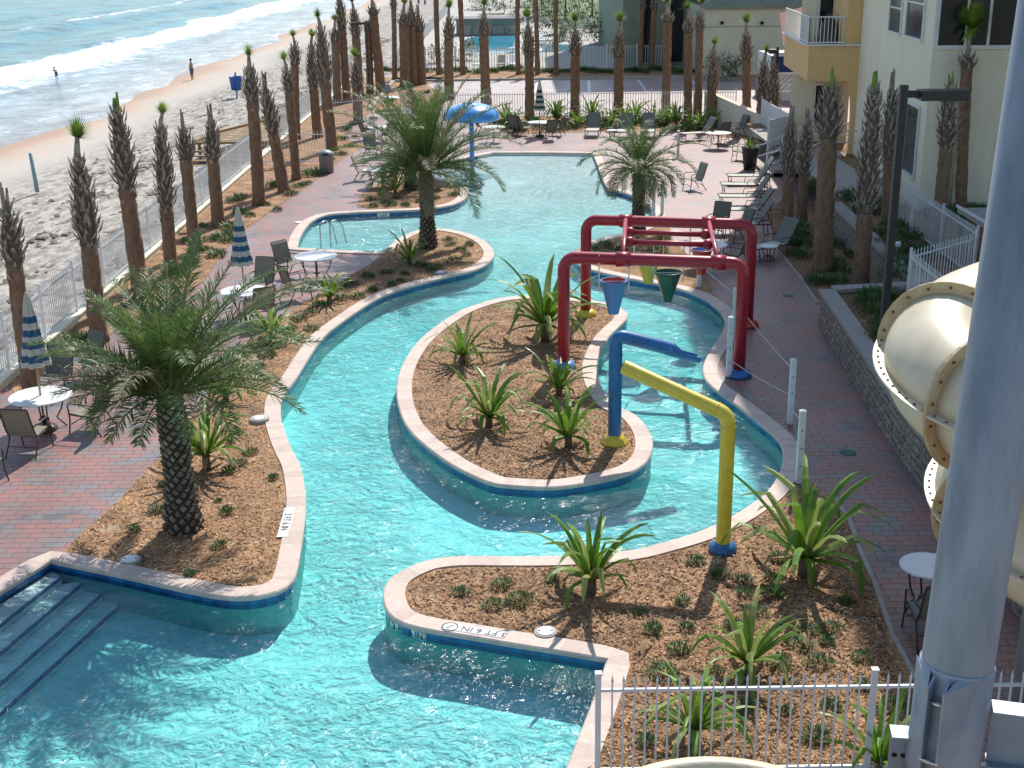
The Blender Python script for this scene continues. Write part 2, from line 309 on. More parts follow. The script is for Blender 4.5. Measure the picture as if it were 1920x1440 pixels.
def water_mat():
    """clear pool water: rippled Fresnel surface, caustic light painted into its transmission colour, aqua absorption in its volume"""
    mt, t, b = newmat('pool water'); L = t.links.new; N = t.nodes.new; t.nodes.remove(b)
    tc = N('ShaderNodeTexCoord')
    dn = N('ShaderNodeTexNoise'); dn.inputs['Scale'].default_value = 1.8; dn.inputs['Detail'].default_value = 2; L(tc.outputs['Object'], dn.inputs['Vector'])
    va = N('ShaderNodeVectorMath'); va.operation = 'MULTIPLY_ADD'; L(dn.outputs['Color'], va.inputs[0]); va.inputs[1].default_value = (.9, .9, .9); L(tc.outputs['Object'], va.inputs[2])
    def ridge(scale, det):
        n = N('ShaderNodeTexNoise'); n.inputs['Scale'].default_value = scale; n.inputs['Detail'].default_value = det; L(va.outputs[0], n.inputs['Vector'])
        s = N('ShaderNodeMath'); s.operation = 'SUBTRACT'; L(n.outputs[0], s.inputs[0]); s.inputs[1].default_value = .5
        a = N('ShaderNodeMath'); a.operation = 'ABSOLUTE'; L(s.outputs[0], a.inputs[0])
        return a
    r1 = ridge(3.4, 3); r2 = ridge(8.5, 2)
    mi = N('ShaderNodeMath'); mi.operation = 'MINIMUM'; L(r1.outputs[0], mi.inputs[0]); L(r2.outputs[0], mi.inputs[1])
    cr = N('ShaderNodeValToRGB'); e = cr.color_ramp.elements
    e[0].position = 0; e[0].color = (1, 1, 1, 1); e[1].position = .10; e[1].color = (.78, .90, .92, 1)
    x = e.new(.03); x.color = (.88, .95, .96, 1); L(mi.outputs[0], cr.inputs[0])  # bright caustic lines painted as a tint pattern on the surface
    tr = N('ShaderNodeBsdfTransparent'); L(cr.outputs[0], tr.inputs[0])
    gl = N('ShaderNodeBsdfGlossy'); gl.inputs['Roughness'].default_value = .11
    n1 = N('ShaderNodeTexNoise'); n1.inputs['Scale'].default_value = 5.0; n1.inputs['Detail'].default_value = 4; n1.inputs['Roughness'].default_value = .6; L(va.outputs[0], n1.inputs['Vector'])
    bp = N('ShaderNodeBump'); bp.inputs['Strength'].default_value = .9; bp.inputs['Distance'].default_value = .09
    ln = N('ShaderNodeTexNoise'); ln.inputs['Scale'].default_value = .28; ln.inputs['Detail'].default_value = 2; L(tc.outputs['Object'], ln.inputs['Vector'])
    lm = N('ShaderNodeMapRange'); lm.inputs[1].default_value = .35; lm.inputs[2].default_value = .65; lm.inputs[3].default_value = .35; lm.inputs[4].default_value = 1.25; L(ln.outputs[0], lm.inputs[0])
    hm = N('ShaderNodeMath'); hm.operation = 'MULTIPLY'; L(n1.outputs[0], hm.inputs[0]); L(lm.outputs[0], hm.inputs[1]); L(hm.outputs[0], bp.inputs['Height'])
    L(bp.outputs[0], gl.inputs['Normal'])
    fr = N('ShaderNodeFresnel'); fr.inputs['IOR'].default_value = 1.27; L(bp.outputs[0], fr.inputs['Normal'])
    mx = N('ShaderNodeMixShader'); L(fr.outputs[0], mx.inputs[0]); L(tr.outputs[0], mx.inputs[1]); L(gl.outputs[0], mx.inputs[2])
    L(mx.outputs[0], t.nodes['Material Output'].inputs[0])
    vo = N('ShaderNodeVolumeAbsorption'); vo.inputs[0].default_value = (.0, .925, .93, 1); vo.inputs['Density'].default_value = .66
    L(vo.outputs[0], t.nodes['Material Output'].inputs[1])
    return mt
M['water'] = water_mat()
# ------------------------------------------------------------------ ground plan
def curve(ptsz, z=0.0, closed=True, step=.15, world=False):
    """smooth outline through photo points (x, y[, 1 = sharp corner]) laid on the ground plane at height z, resampled"""
    P = [(Vector(p[:2]).to_3d() if world else G(p[0], p[1], z)) for p in ptsz]
    S = [len(p) > 2 for p in ptsz]; n = len(P); out = []; rng = n if closed else n - 1
    for i in range(rng):
        p1, p2 = P[i], P[(i + 1) % n]
        p0 = P[i - 1] if (closed or i > 0) and not S[i] else p1 * 2 - p2
        p3 = P[(i + 2) % n] if (closed or i + 2 < n) and not S[(i + 1) % n] else p2 * 2 - p1
        k = max(1, int(round((p2 - p1).length / step)))
        for j in range(k):
            t = j / k
            q = .5 * ((2 * p1) + (p2 - p0) * t + (2 * p0 - 5 * p1 + 4 * p2 - p3) * t * t + (3 * p1 - p0 - 3 * p2 + p3) * t ** 3)
            out.append(Vector((q.x, q.y, z)))
    if not closed: out.append(P[-1].copy())
    return out
def offset(C, d, closed=True):
    n = len(C); out = []
    for i in range(n):
        a = C[i - 1] if closed or i > 0 else C[i]; b = C[(i + 1) % n] if closed or i < n - 1 else C[i]
        t = (b - a); t.z = 0; t.normalize(); out.append(C[i] + Vector((t.y, -t.x, 0)) * d)
    return out
def fill(loops, z):
    """triangulated sheet with holes -> verts, faces"""
    L = [[Vector((p.x, p.y, 0)) for p in l] for l in loops]
    f = tessellate_polygon(L); v = [Vector((p.x, p.y, z)) for l in L for p in l]
    out = []
    for a, b, c in f:
        if (v[b] - v[a]).cross(v[c] - v[a]).z < 0: a, b, c = a, c, b
        out.append((a, b, c))
    return v, out
def sheet(name, loops, z, mt, kind='structure'):
    b = MB(); v, f = fill(loops, z); b.v = [tuple(p) for p in v]; b.f = f; b.m = [0] * len(f)
    o = b.build(name, mt); o['kind'] = kind; return o
def V(x, y, z=0): return Vector((x, y, z))

# pool outline = pool-side edge of the coping, walked with the water on the right-hand side
POOL = [(95, 1052, 1), (230, 1080), (340, 1105), (430, 1121), (500, 1116), (545, 1092), (561, 1030), (570, 960), (569, 920), (560, 875), (545, 845),
        (533, 815), (524, 780), (528, 745), (552, 712), (595, 645), (630, 612), (705, 562), (762, 540), (837, 520), (880, 510), (910, 497), (925, 478),
        (914, 458), (890, 444), (855, 434), (820, 430), (785, 433), (752, 446), (730, 463), (714, 474, 1), (640, 471), (556, 466, 1), (563, 442), (582, 417), (612, 404), (655, 400), (720, 397), (785, 394), (842, 386),
        (868, 375), (878, 362), (872, 350), (855, 342), (825, 336), (795, 331), (785, 322), (808, 311), (850, 302), (888, 294), (925, 287, 1), (1020, 287), (1112, 288, 1),
        (1122, 312), (1130, 335), (1142, 357, 1), (1160, 359), (1185, 367), (1215, 384), (1230, 402), (1222, 420), (1190, 434), (1150, 443), (1110, 453), (1084, 466), (1074, 482), (1090, 499),
        (1125, 511), (1185, 524), (1260, 539), (1312, 556), (1347, 580), (1361, 602), (1357, 622), (1340, 650), (1325, 675), (1320, 698), (1332, 722),
        (1385, 762), (1440, 806), (1464, 830), (1471, 855), (1467, 882), (1455, 905), (1437, 928), (1403, 953), (1370, 973), (1310, 1001), (1240, 1022), (1180, 1036),
        (1100, 1044), (1020, 1047), (940, 1047), (860, 1047), (800, 1055), (752, 1075), (730, 1093), (722, 1112), (723, 1132), (733, 1153), (756, 1169), (805, 1182), (880, 1194), (960, 1208),
        (1050, 1222), (1142, 1238, 1), (1115, 1317), (1067, 1440), (1010, 1590, 1), (-420, 1590, 1), (-420, 1390, 1), (0, 1111)]
ISLE = [(750, 765), (746, 730), (751, 700), (762, 675), (780, 648), (805, 624), (835, 602), (870, 582), (917, 566), (960, 558), (1010, 556), (1065, 559), (1120, 567), (1152, 575), (1172, 586),
        (1174, 598), (1160, 613), (1140, 633), (1125, 660), (1117, 688), (1121, 715), (1134, 742), (1148, 760), (1170, 770), (1192, 782), (1211, 804), (1221, 830), (1218, 853), (1205, 872), (1172, 890), (1110, 905), (1035, 915), (960, 912), (917, 905), (855, 876), (805, 841), (768, 805)]
pool = curve(POOL); isle = curve(ISLE)
def near(C, px, py):
    g = G(px, py); return min(range(len(C)), key=lambda i: (C[i] - g).length)
def span(C, a, b, d):
    """points of the outline C from photo point a to b, moved d to the dry side"""
    O = offset(C, -d); i, j = near(C, *a), near(C, *b)
    return [O[k % len(C)] for k in range(i, j + 1 if j >= i else j + 1 + len(C))]
# which side is dry?
def area(C): return sum(C[i - 1].x * C[i].y - C[i].x * C[i - 1].y for i in range(len(C))) / 2
SG = 1 if area(pool) < 0 else -1      # clockwise pool: dry side is to the left
SGI = 1 if area(isle) > 0 else -1

# --- the big ground sheets
def rectl(x0, y0, x1, y1): return [V(x0, y0), V(x1, y0), V(x1, y1), V(x0, y1)]
FENCE_X = -11.1
tag(sheet('pavement', [[V(FENCE_X - .25, -8), V(120, -8), V(120, 101), V(-8.2, 101), V(FENCE_X - .1, 92), V(FENCE_X - .25, 60)], offset(pool, -.02 * SG)], 0, M['paver']))
g = MB(); g.face([V(-900, -300, -3.2), V(900, -300, -3.2), V(900, 2600, -3.2), V(-900, 2600, -3.2)]); structure(g.build('ground', mat('far ground', (.3, .27, .2, 1))))

# beach, wet sand, sea --------------------------------------------------
def beach_mat():
    mt, t, b = newmat('beach sand'); L = t.links.new; N = t.nodes.new
    tc = N('ShaderNodeTexCoord'); sp = N('ShaderNodeSeparateXYZ'); L(tc.outputs['Object'], sp.inputs[0])
    n = N('ShaderNodeTexNoise'); n.inputs['Scale'].default_value = .06; n.inputs['Detail'].default_value = 4; L(tc.outputs['Object'], n.inputs['Vector'])
    a = N('ShaderNodeMath'); a.operation = 'MULTIPLY_ADD'; L(n.outputs[0], a.inputs[0]); a.inputs[1].default_value = 6; L(sp.outputs[0], a.inputs[2])
    mr = N('ShaderNodeMapRange'); mr.inputs[1].default_value = -27.5; mr.inputs[2].default_value = -19.5; L(a.outputs[0], mr.inputs[0])
    cr = N('ShaderNodeValToRGB'); e = cr.color_ramp.elements
    e[0].position = 0; e[0].color = (.40, .33, .29, 1); e[1].position = 1; e[1].color = (.50, .45, .39, 1)
    for p, c in ((.10, (.40, .27, .19, 1)), (.32, (.46, .29, .19, 1)), (.50, (.54, .43, .33, 1)), (.7, (.54, .47, .40, 1))): x = e.new(p); x.color = c
    L(mr.outputs[0], cr.inputs[0])
    n2 = N('ShaderNodeTexNoise'); n2.inputs['Scale'].default_value = 5; n2.inputs['Detail'].default_value = 6; L(tc.outputs['Object'], n2.inputs['Vector'])
    m2 = N('ShaderNodeMapRange'); m2.inputs[3].default_value = .8; m2.inputs[4].default_value = 1.2; L(n2.outputs[0], m2.inputs[0])
    mu = N('ShaderNodeMixRGB'); mu.blend_type = 'MULTIPLY'; mu.inputs[0].default_value = 1; L(cr.outputs[0], mu.inputs[1]); L(m2.outputs[0], mu.inputs[2])
    # dark weed stains in the upper beach, drawn out along the shore
    mp = N('ShaderNodeMapping'); mp.inputs['Scale'].default_value = (1.5, .55, 1); L(tc.outputs['Object'], mp.inputs[0])
    n3 = N('ShaderNodeTexNoise'); n3.inputs['Scale'].default_value = 1.5; n3.inputs['Detail'].default_value = 9; n3.inputs['Roughness'].default_value = .75; L(mp.outputs[0], n3.inputs['Vector'])
    c3 = N('ShaderNodeValToRGB'); c3.color_ramp.elements[0].position = .43; c3.color_ramp.elements[1].position = .55; L(n3.outputs[0], c3.inputs[0])
    m3 = N('ShaderNodeMapRange'); m3.inputs[1].default_value = -20.5; m3.inputs[2].default_value = -18; L(a.outputs[0], m3.inputs[0])
    fm = N('ShaderNodeMath'); fm.operation = 'MULTIPLY'; L(c3.outputs[0], fm.inputs[0]); L(m3.outputs[0], fm.inputs[1])
    f2 = N('ShaderNodeMath'); f2.operation = 'MULTIPLY'; L(fm.outputs[0], f2.inputs[0]); f2.inputs[1].default_value = .8
    mx = N('ShaderNodeMixRGB'); L(f2.outputs[0], mx.inputs[0]); L(mu.outputs[0], mx.inputs[1]); mx.inputs[2].default_value = (.20, .18, .155, 1)
    L(mx.outputs[0], b.inputs['Base Color'])
    rr = N('ShaderNodeMapRange'); rr.inputs[1].default_value = -27.5; rr.inputs[2].default_value = -23.5; rr.inputs[3].default_value = .22; rr.inputs[4].default_value = .95; L(a.outputs[0], rr.inputs[0]); L(rr.outputs[0], b.inputs['Roughness'])
    n4 = N('ShaderNodeTexNoise'); n4.inputs['Scale'].default_value = 1.6; n4.inputs['Detail'].default_value = 6; L(tc.outputs['Object'], n4.inputs['Vector'])
    bm = N('ShaderNodeMath'); bm.operation = 'MULTIPLY'; L(n4.outputs[0], bm.inputs[0]); L(m3.outputs[0], bm.inputs[1])
    bp = N('ShaderNodeBump'); bp.inputs['Strength'].default_value = .8; bp.inputs['Distance'].default_value = .18; L(bm.outputs[0], bp.inputs['Height']); L(bp.outputs[0], b.inputs['Normal'])
    return mt
b = MB(); rs = random.Random(3)
xs = [-70, -45, -36, -33, -31, -30, -29, -28, -27, -26, -25, -24, -23, -22, -20.5, -19, -17.5, -16, -14.8, -13.6, -12.4, -11.38]
def bz(x, y=0): return -.55 - 1.0 * max(0, (-11.4 - x) / 18.0) + (.05 * math.sin(y * .11 + 1) + .035 * math.sin(y * .27) + .02 * math.sin(y * .61 + 2)) * min(1, max(0, (-22 - x) / 4))
ys = [-10 + k * 2.0 for k in range(60)] + [110 + k * 12 for k in range(60)]
for y in ys:
    for x in xs:
        if y > 97 and x > -11.5: b.v.append((-8.2, y, -.03)); continue
        b.v.append((x, y, bz(x, y) + (rs.uniform(-.09, .09) if -21 < x < -12 else 0)))
nx = len(xs)
for j in range(len(ys) - 1):
    for i in range(nx - 1): b.idx((j * nx + i, j * nx + i + 1, (j + 1) * nx + i + 1, (j + 1) * nx + i))
structure(b.build('beach_sand', beach_mat(), smooth=True))

def sea_mat():
    mt, t, b = newmat('sea water'); L = t.links.new; N = t.nodes.new
    tc = N('ShaderNodeTexCoord'); sp = N('ShaderNodeSeparateXYZ'); L(tc.outputs['Object'], sp.inputs[0])
    mpw = N('ShaderNodeMapping'); mpw.inputs['Scale'].default_value = (1, .35, 1); L(tc.outputs['Object'], mpw.inputs[0])
    b.inputs['Specular IOR Level'].default_value = .22
    n = N('ShaderNodeTexNoise'); n.inputs['Scale'].default_value = .09; n.inputs['Detail'].default_value = 5; n.inputs['Roughness'].default_value = .55; L(mpw.outputs[0], n.inputs['Vector'])
    a = N('ShaderNodeMath'); a.operation = 'MULTIPLY_ADD'; L(n.outputs[0], a.inputs[0]); a.inputs[1].default_value = 10; L(sp.outputs[0], a.inputs[2])   # x + wobble
    # surf band amount by distance from the waterline
    mr = N('ShaderNodeMapRange'); mr.inputs[1].default_value = -90; mr.inputs[2].default_value = -25; L(a.outputs[0], mr.inputs[0])
    am = N('ShaderNodeValToRGB'); e = am.color_ramp.elements
    e[0].position = 0; e[0].color = (.0, .0, .0, 1); e[1].position = 1; e[1].color = (.34, .34, .34, 1)
    for p, c in ((.19, .06), (.215, .34), (.24, .08), (.36, .08), (.40, .52), (.43, .12), (.60, .10), (.70, .24), (.745, .78), (.80, .60), (.86, .36), (.93, .30)): x = e.new(p); x.color = (c, c, c, 1)
    L(mr.outputs[0], am.inputs[0])
    mp2 = N('ShaderNodeMapping'); mp2.inputs['Scale'].default_value = (1, .45, 1); L(tc.outputs['Object'], mp2.inputs[0])
    f = N('ShaderNodeTexNoise'); f.inputs['Scale'].default_value = .55; f.inputs['Detail'].default_value = 9; f.inputs['Roughness'].default_value = .68; f.inputs['Distortion'].default_value = .8; L(mp2.outputs[0], f.inputs['Vector'])
    ad = N('ShaderNodeMath'); L(am.outputs[0], ad.inputs[0]); L(f.outputs[0], ad.inputs[1])
    fo = N('ShaderNodeMapRange'); fo.inputs[1].default_value = .84; fo.inputs[2].default_value = 1.04; L(ad.outputs[0], fo.inputs[0])
    dp = N('ShaderNodeMapRange'); dp.inputs[1].default_value = -48; dp.inputs[2].default_value = -24; L(a.outputs[0], dp.inputs[0])
    wc = N('ShaderNodeValToRGB'); e = wc.color_ramp.elements
    e[0].position = 0; e[0].color = (.045, .20, .235, 1); e[1].position = 1; e[1].color = (.36, .36, .37, 1)
    x = e.new(.45); x.color = (.20, .32, .36, 1); L(dp.outputs[0], wc.inputs[0])
    n5 = N('ShaderNodeTexNoise'); n5.inputs['Scale'].default_value = .35; n5.inputs['Detail'].default_value = 6; L(mp2.outputs[0], n5.inputs['Vector'])
    m5 = N('ShaderNodeMapRange'); m5.inputs[1].default_value = .3; m5.inputs[2].default_value = .7; m5.inputs[3].default_value = .5; m5.inputs[4].default_value = 1.5; L(n5.outputs[0], m5.inputs[0])
    mu = N('ShaderNodeMixRGB'); mu.blend_type = 'MULTIPLY'; mu.inputs[0].default_value = 1; L(wc.outputs[0], mu.inputs[1]); L(m5.outputs[0], mu.inputs[2])
    mx = N('ShaderNodeMixRGB'); L(fo.outputs[0], mx.inputs[0]); L(mu.outputs[0], mx.inputs[1]); mx.inputs[2].default_value = (.80, .82, .83, 1)
    L(mx.outputs[0], b.inputs['Base Color'])
    ro = N('ShaderNodeMapRange'); ro.inputs[3].default_value = .22; ro.inputs[4].default_value = .9; L(fo.outputs[0], ro.inputs[0]); L(ro.outputs[0], b.inputs['Roughness'])
    bn = N('ShaderNodeTexNoise'); bn.inputs['Scale'].default_value = .9; bn.inputs['Detail'].default_value = 6; L(mp2.outputs[0], bn.inputs['Vector'])
    bp = N('ShaderNodeBump'); bp.inputs['Strength'].default_value = .7; bp.inputs['Distance'].default_value = .5; L(bn.outputs[0], bp.inputs['Height']); L(bp.outputs[0], b.inputs['Normal'])
    return mt
b = MB(); rs = random.Random(5)
from mathutils import noise as mn
ysea = [-40 + 2.5 * k for k in range(130)] + [290 + 40 * k for k in range(60)]
xsea = [-900, -400, -200, -120] + [-90 + 1.2 * k for k in range(51)]
def shore(y): return -24.0 + 1.3 * math.sin(y * .11 + 1) + .9 * math.sin(y * .27) + .5 * math.sin(y * .61 + 2) - (y - 75) * .012
for y in ysea:
    sh = shore(y)
    for x in xsea:
        xx = x if x < -31 else -31 + (x + 31.2) * 6
        wv = mn.noise(Vector((x * .16, y * .05, 0))) * .35 + mn.noise(Vector((x * .5, y * .2, 3))) * .12
        dd = min(1, max(0, (-33 - xx) / 14))
        b.v.append((xx, y, -1.50 + wv * dd + .45 * dd * math.exp(-((xx + 62 + 4 * math.sin(y * .04)) / 3.0) ** 2) + .012 * max(0, 0)))
nx = len(xsea)
for j in range(len(ysea) - 1):
    for i in range(nx - 1): b.idx((j * nx + i, j * nx + i + 1, (j + 1) * nx + i + 1, (j + 1) * nx + i))
structure(b.build('sea_water', sea_mat(), smooth=True))
# seaweed clumps on the upper beach
b = MB(); rs = random.Random(11)
for k in range(9500):
    x = -12.3 - abs(rs.gauss(0, 1)) * 4.2; y = rs.uniform(26, 150)
    if x < -21.5: continue
    if mn.noise(Vector((x * .8, y * .3, 1))) < -.02: continue
    s = rs.uniform(.06, .22); z = bz(x); n = 6
    ring = [(x + s * math.cos(6.283 * j / n) * rs.uniform(.6, 1.2) * .8, y + s * math.sin(6.283 * j / n) * rs.uniform(.6, 1.3), z + .01) for j in range(n)]
    i = b.pts(ring + [(x, y, z + s * rs.uniform(.2, .45))])
    for j in range(n): b.idx((i + j, i + (j + 1) % n, i + n))
tag(b.build('seaweed', mat('dried seaweed', (.15, .13, .105, 1), (.24, .21, .17, 1), 8, .95), smooth=False), kind='stuff')

# --- pool shell, water
b = MB(); rs = random.Random(2)
def wall_ring(C, sg):
    n = len(C)
    for i in range(n):
        p, q = C[i], C[(i + 1) % n]
        if (q - p).length > 1.2: k = int((q - p).length / .3)
        else: k = 1
        for j in range(k):
            a = p.lerp(q, j / k); c = p.lerp(q, (j + 1) / k)
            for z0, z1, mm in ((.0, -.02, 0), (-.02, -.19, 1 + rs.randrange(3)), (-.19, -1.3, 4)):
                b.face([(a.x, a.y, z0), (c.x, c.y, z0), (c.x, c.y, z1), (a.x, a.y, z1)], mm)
wall_ring(pool, SG); wall_ring(isle, SGI)
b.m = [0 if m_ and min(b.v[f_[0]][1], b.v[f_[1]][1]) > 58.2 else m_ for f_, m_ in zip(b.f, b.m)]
def floor_z(y):
    for (y0, z0), (y1, z1) in zip(FZ, FZ[1:]):
        if y <= y1: return z0 + (z1 - z0) * max(0, (y - y0)) / (y1 - y0)
    return FZ[-1][1]
FZ = [(0, -.64), (16, -.64), (19, -.60), (30, -.52), (38, -.40), (44, -.26), (50, -.18), (56, -.135), (59.8, -.118)]
yy = [k * 1.0 for k in range(-2, 64)]
for y0, y1 in zip(yy, yy[1:]):
    b.face([(-11.2, y0, floor_z(y0)), (10, y0, floor_z(y0)), (10, y1, floor_z(y1)), (-11.2, y1, floor_z(y1))], 0)
structure(b.build('pool_basin', [M['plaster'], M['tile1'], M['tile2'], M['tile3'], M['wall_shade']]))
b = MB(); b.box2((-10.9, 2, -1.6), (8.8, 59.6, -.115))
tag(b.build('pool_water', M['water']), kind='structure')

# --- coping: stones laid round the water
def coping(C, sg, w, name):
    b = MB(); n = len(C); O = offset(C, -w * sg); I = offset(C, .03 * sg); i = 0; rs = random.Random(4)
    TZ = .035
    for i in range(n):
        j = (i + 1) % n; k = (i // 3) % 3 if rs.random() < .8 else rs.randrange(3)
        a, c, d, e = I[i], I[j], O[j], O[i]
        if (c - a).length > 3: parts = int((c - a).length / .4)
        else: parts = 1
        for u in range(parts):
            a1, c1 = a.lerp(c, u / parts), a.lerp(c, (u + 1) / parts); e1, d1 = e.lerp(d, u / parts), e.lerp(d, (u + 1) / parts)
            kk = k if parts == 1 else rs.randrange(3)
            f = lambda p, z: (p.x, p.y, z)
            r = .02
            a2 = a1 + (e1 - a1) * (r / w); c2 = c1 + (d1 - c1) * (r / w)
            b.face([f(a2, TZ), f(c2, TZ), f(d1, TZ), f(e1, TZ)], kk)
            b.face([f(a1, TZ - .02), f(c1, TZ - .02), f(c2, TZ), f(a2, TZ)], kk)
            b.face([f(a1, -.035), f(c1, -.035), f(c1, TZ - .02), f(a1, TZ - .02)], kk)
            b.face([f(e1, -.02), f(d1, -.02), f(d1, TZ), f(e1, TZ)], kk)
            b.face([f(a1, -.035), f(e1, -.035), f(d1, -.035), f(c1, -.035)], kk)
    o = b.build(name, [M['coping1'], M['coping2'], M['coping3']]); return o
cpn = coping(pool, SG, .30, 'pool_coping'); structure(cpn)
structure(coping(isle, SGI, .30, 'island_coping'))

# --- mulch beds
def bed(name, ptsw, z=.012, m='mulch'):
    return sheet(name, [ptsw], z, M[m])
def gp(L, z=0): return [G(x, y, z) for x, y in L]
bedW = gp([(122, 1034), (155, 997), (200, 961), (240, 921), (282, 876), (307, 850), (345, 800), (400, 730), (450, 662), (500, 616), (540, 588), (590, 557), (630, 532), (687, 500), (716, 480)])
def dspan(a, b, d=.2): return span(pool, a, b, d * SG)
if SG > 0: pass
def bedpoly(edge, a, b):
    return edge + dspan(a, b)
# walk direction of POOL goes (95,1052)->...->(714,474)
e1 = dspan((110, 1056), (725, 466))
BED_W = bedW + e1[::-1]
bed('mulch_bed', BED_W)
BED_P = gp([(665, 392), (664, 380), (680, 362), (705, 347), (740, 334), (765, 329)]) + dspan((800, 393), (792, 329))[::-1]
e2 = dspan((700, 398), (790, 327))
BED_P = gp([(668, 385), (680, 362), (705, 347), (740, 334), (765, 327)]) + e2[::-1]
bed('mulch_bed', BED_P)
e3 = dspan((1228, 400), (1358, 600))
BED_R = gp([(1366, 590), (1345, 560), (1322, 520), (1290, 478), (1262, 450), (1255, 425), (1240, 402)]) + e3
bed('mulch_bed', BED_R)
BED_I = offset(isle, -.2 * SGI); bed('mulch_bed', BED_I)
e4 = dspan((1448, 914), (1110, 1330))
BED_F = gp([(1483, 900), (1520, 903), (1563, 935), (1592, 975), (1613, 1035), (1640, 1095), (1672, 1190), (1715, 1270), (1800, 1440), (1850, 1560), (1020, 1560)]) + [V(-.2, 9.3)] * 0 + e4[::-1]
bed('mulch_bed', BED_F)
BED_L = gp([(30, 745), (100, 690), (200, 632), (300, 576), (380, 530), (428, 462), (467, 425), (500, 402), (575, 350), (610, 325), (642, 298), (692, 270), (650, 262), (640, 240), (690, 215), (760, 200), (830, 205), (840, 180), (800, 160), (833, 145)]) + [V(FENCE_X, 96), V(FENCE_X - .1, 27)]
bed('mulch_bed', BED_L)
BED_N = gp([(925, 240), (960, 252), (1130, 247), (1240, 246), (1290, 250), (1400, 262), (1440, 270), (1470, 235), (1400, 224), (1200, 219), (925, 218)])
bed('mulch_bed', BED_N)
BED_E = gp([(1452, 462), (1502, 522), (1533, 570), (1546, 560), (1640, 548), (1700, 530), (1600, 395), (1560, 380), (1470, 370), (1440, 400)])
bed('mulch_bed', BED_E, m='mulch_dark')
def edging(L_, wd=.07):
    b = MB(); P = [G(x, y, 0) for x, y in L_]
    for p, q in zip(P, P[1:]): b.bar(p + V(0, 0, .012), q + V(0, 0, .012), wd, .045)
    structure(b.build('bed_edging', M['conc']))
edging([(1563, 935), (1592, 975), (1613, 1035), (1640, 1095), (1672, 1190), (1715, 1270), (1800, 1440)]); edging([(1452, 462), (1502, 522), (1533, 570)])
# loose chips lying on the beds near the camera
def inpoly(p, poly):
    c = False; n = len(poly)
    for i in range(n):
        a, b_ = poly[i - 1], poly[i]
        if (a.y > p.y) != (b_.y > p.y) and p.x < (b_.x - a.x) * (p.y - a.y) / (b_.y - a.y) + a.x: c = not c
    return c
CH_W = bedW + span(pool, (110, 1056), (725, 466), .33 * SG)[::-1]
CH_F = gp([(1500, 915), (1520, 915), (1555, 945), (1585, 985), (1606, 1045), (1632, 1105), (1664, 1200), (1700, 1275), (1780, 1440), (1830, 1560), (1040, 1560)]) + span(pool, (1448, 914), (1110, 1330), .34 * SG)[::-1]
b = MB(); rs = random.Random(9)
for poly, n in ((CH_F, 30000), (CH_W, 16000), (offset(isle, -.33 * SGI), 14000)):
    x0, x1 = min(p.x for p in poly), max(p.x for p in poly); y0, y1 = max(9, min(p.y for p in poly)), max(p.y for p in poly)
    dec = poly[::3] if len(poly) > 120 else poly
    for k in range(n):
        u = rs.random() ** 1.5; p = V(rs.uniform(x0, x1), y0 + (y1 - y0) * u)
        if not inpoly(p, dec): continue
        a = rs.uniform(0, 6.28); l = rs.uniform(.012, .042); w_ = rs.uniform(.005, .011); zt = rs.uniform(.016, .04); ti = rs.uniform(-.015, .015)
        dx, dy = math.cos(a) * l, math.sin(a) * l; ex, ey = -math.sin(a) * w_, math.cos(a) * w_
        b.face([(p.x - dx - ex, p.y - dy - ey, zt - ti), (p.x + dx - ex, p.y + dy - ey, zt + ti), (p.x + dx + ex, p.y + dy + ey, zt + ti + .008), (p.x - dx + ex, p.y - dy + ey, zt - ti + .008)], rs.choice((0, 1, 1, 2)))
tag(b.build('mulch_chips', [M['chipw'], M['chipb'], M['chipd']]), kind='stuff')

# --- steps in the near pool corner
t = thing('pool_steps', 'pale underwater steps with blue tiled edges in the near left pool corner', 'steps', tuple(G(60, 1150, -.6)), world=True)
zt = [-.17, -.29, -.41, -.53]; LN = [((-120, 1268), (115, 1083)), ((-120, 1330), (163, 1088)), ((-120, 1390), (205, 1103)), ((-120, 1450), (237, 1126))]
pr = [G(-110, 1182, 0), G(95, 1052, 0)]
for z, (a, c) in zip(zt, LN):
    A, B = G(*a, z), G(*c, z); b = MB(); e = MB()
    P = [V(pr[0].x, pr[0].y), V(pr[1].x, pr[1].y), V(B.x, B.y), V(A.x, A.y)]
    for q in range(4):
        u, v_ = P[q], P[(q + 1) % 4]; b.face([(u.x, u.y, -1), (v_.x, v_.y, -1), (v_.x, v_.y, z), (u.x, u.y, z)])
    b.face([(u.x, u.y, z) for u in P]); b.build('tread', M['plaster'], t)
    d = (B - A).normalized(); nn = Vector((d.y, -d.x, 0))
    if nn.y > 0: nn = -nn
    e.face([A + V(0, 0, .004), B + V(0, 0, .004), B - nn * .04 + V(0, 0, .004), A - nn * .04 + V(0, 0, .004)])
    e.face([A + nn * .004 + V(0, 0, .004), B + nn * .004 + V(0, 0, .004), B + nn * .004 - V(0, 0, .03), A + nn * .004 - V(0, 0, .03)])
    e.build('tile_edge', M['tile1'], t)
    pr = [A, B]
# --- parking court north of the pool deck, kerb
b = MB(); b.box2((-8.0, 73, -.02), (16, 92.4, .004)); structure(b.build('parking_lot', M['paverp']))
b = MB(); b.box2((-8.2, 92.4, 0), (16, 92.75, .14)); b.box2((-8.25, 76, 0), (-7.95, 92.75, .14)); structure(b.build('kerb', M['conc']))
b = MB()
for x0, x1 in ((1010, 1002), (1104, 1105), (1197, 1212), (1295, 1322)):
    p = G(x0, 150, .008); q = G(x1, 172, .008); u = V(.09, 0)
    b.face([p - u, p + u, q + u, q - u])
structure(b.build('parking_lines', M['white']))
structure(sheet('mulch_bed', [[V(-8, 92.8), V(20, 92.8), V(20, 100.9), V(-9, 100.9)]], .012, M['mulch']))
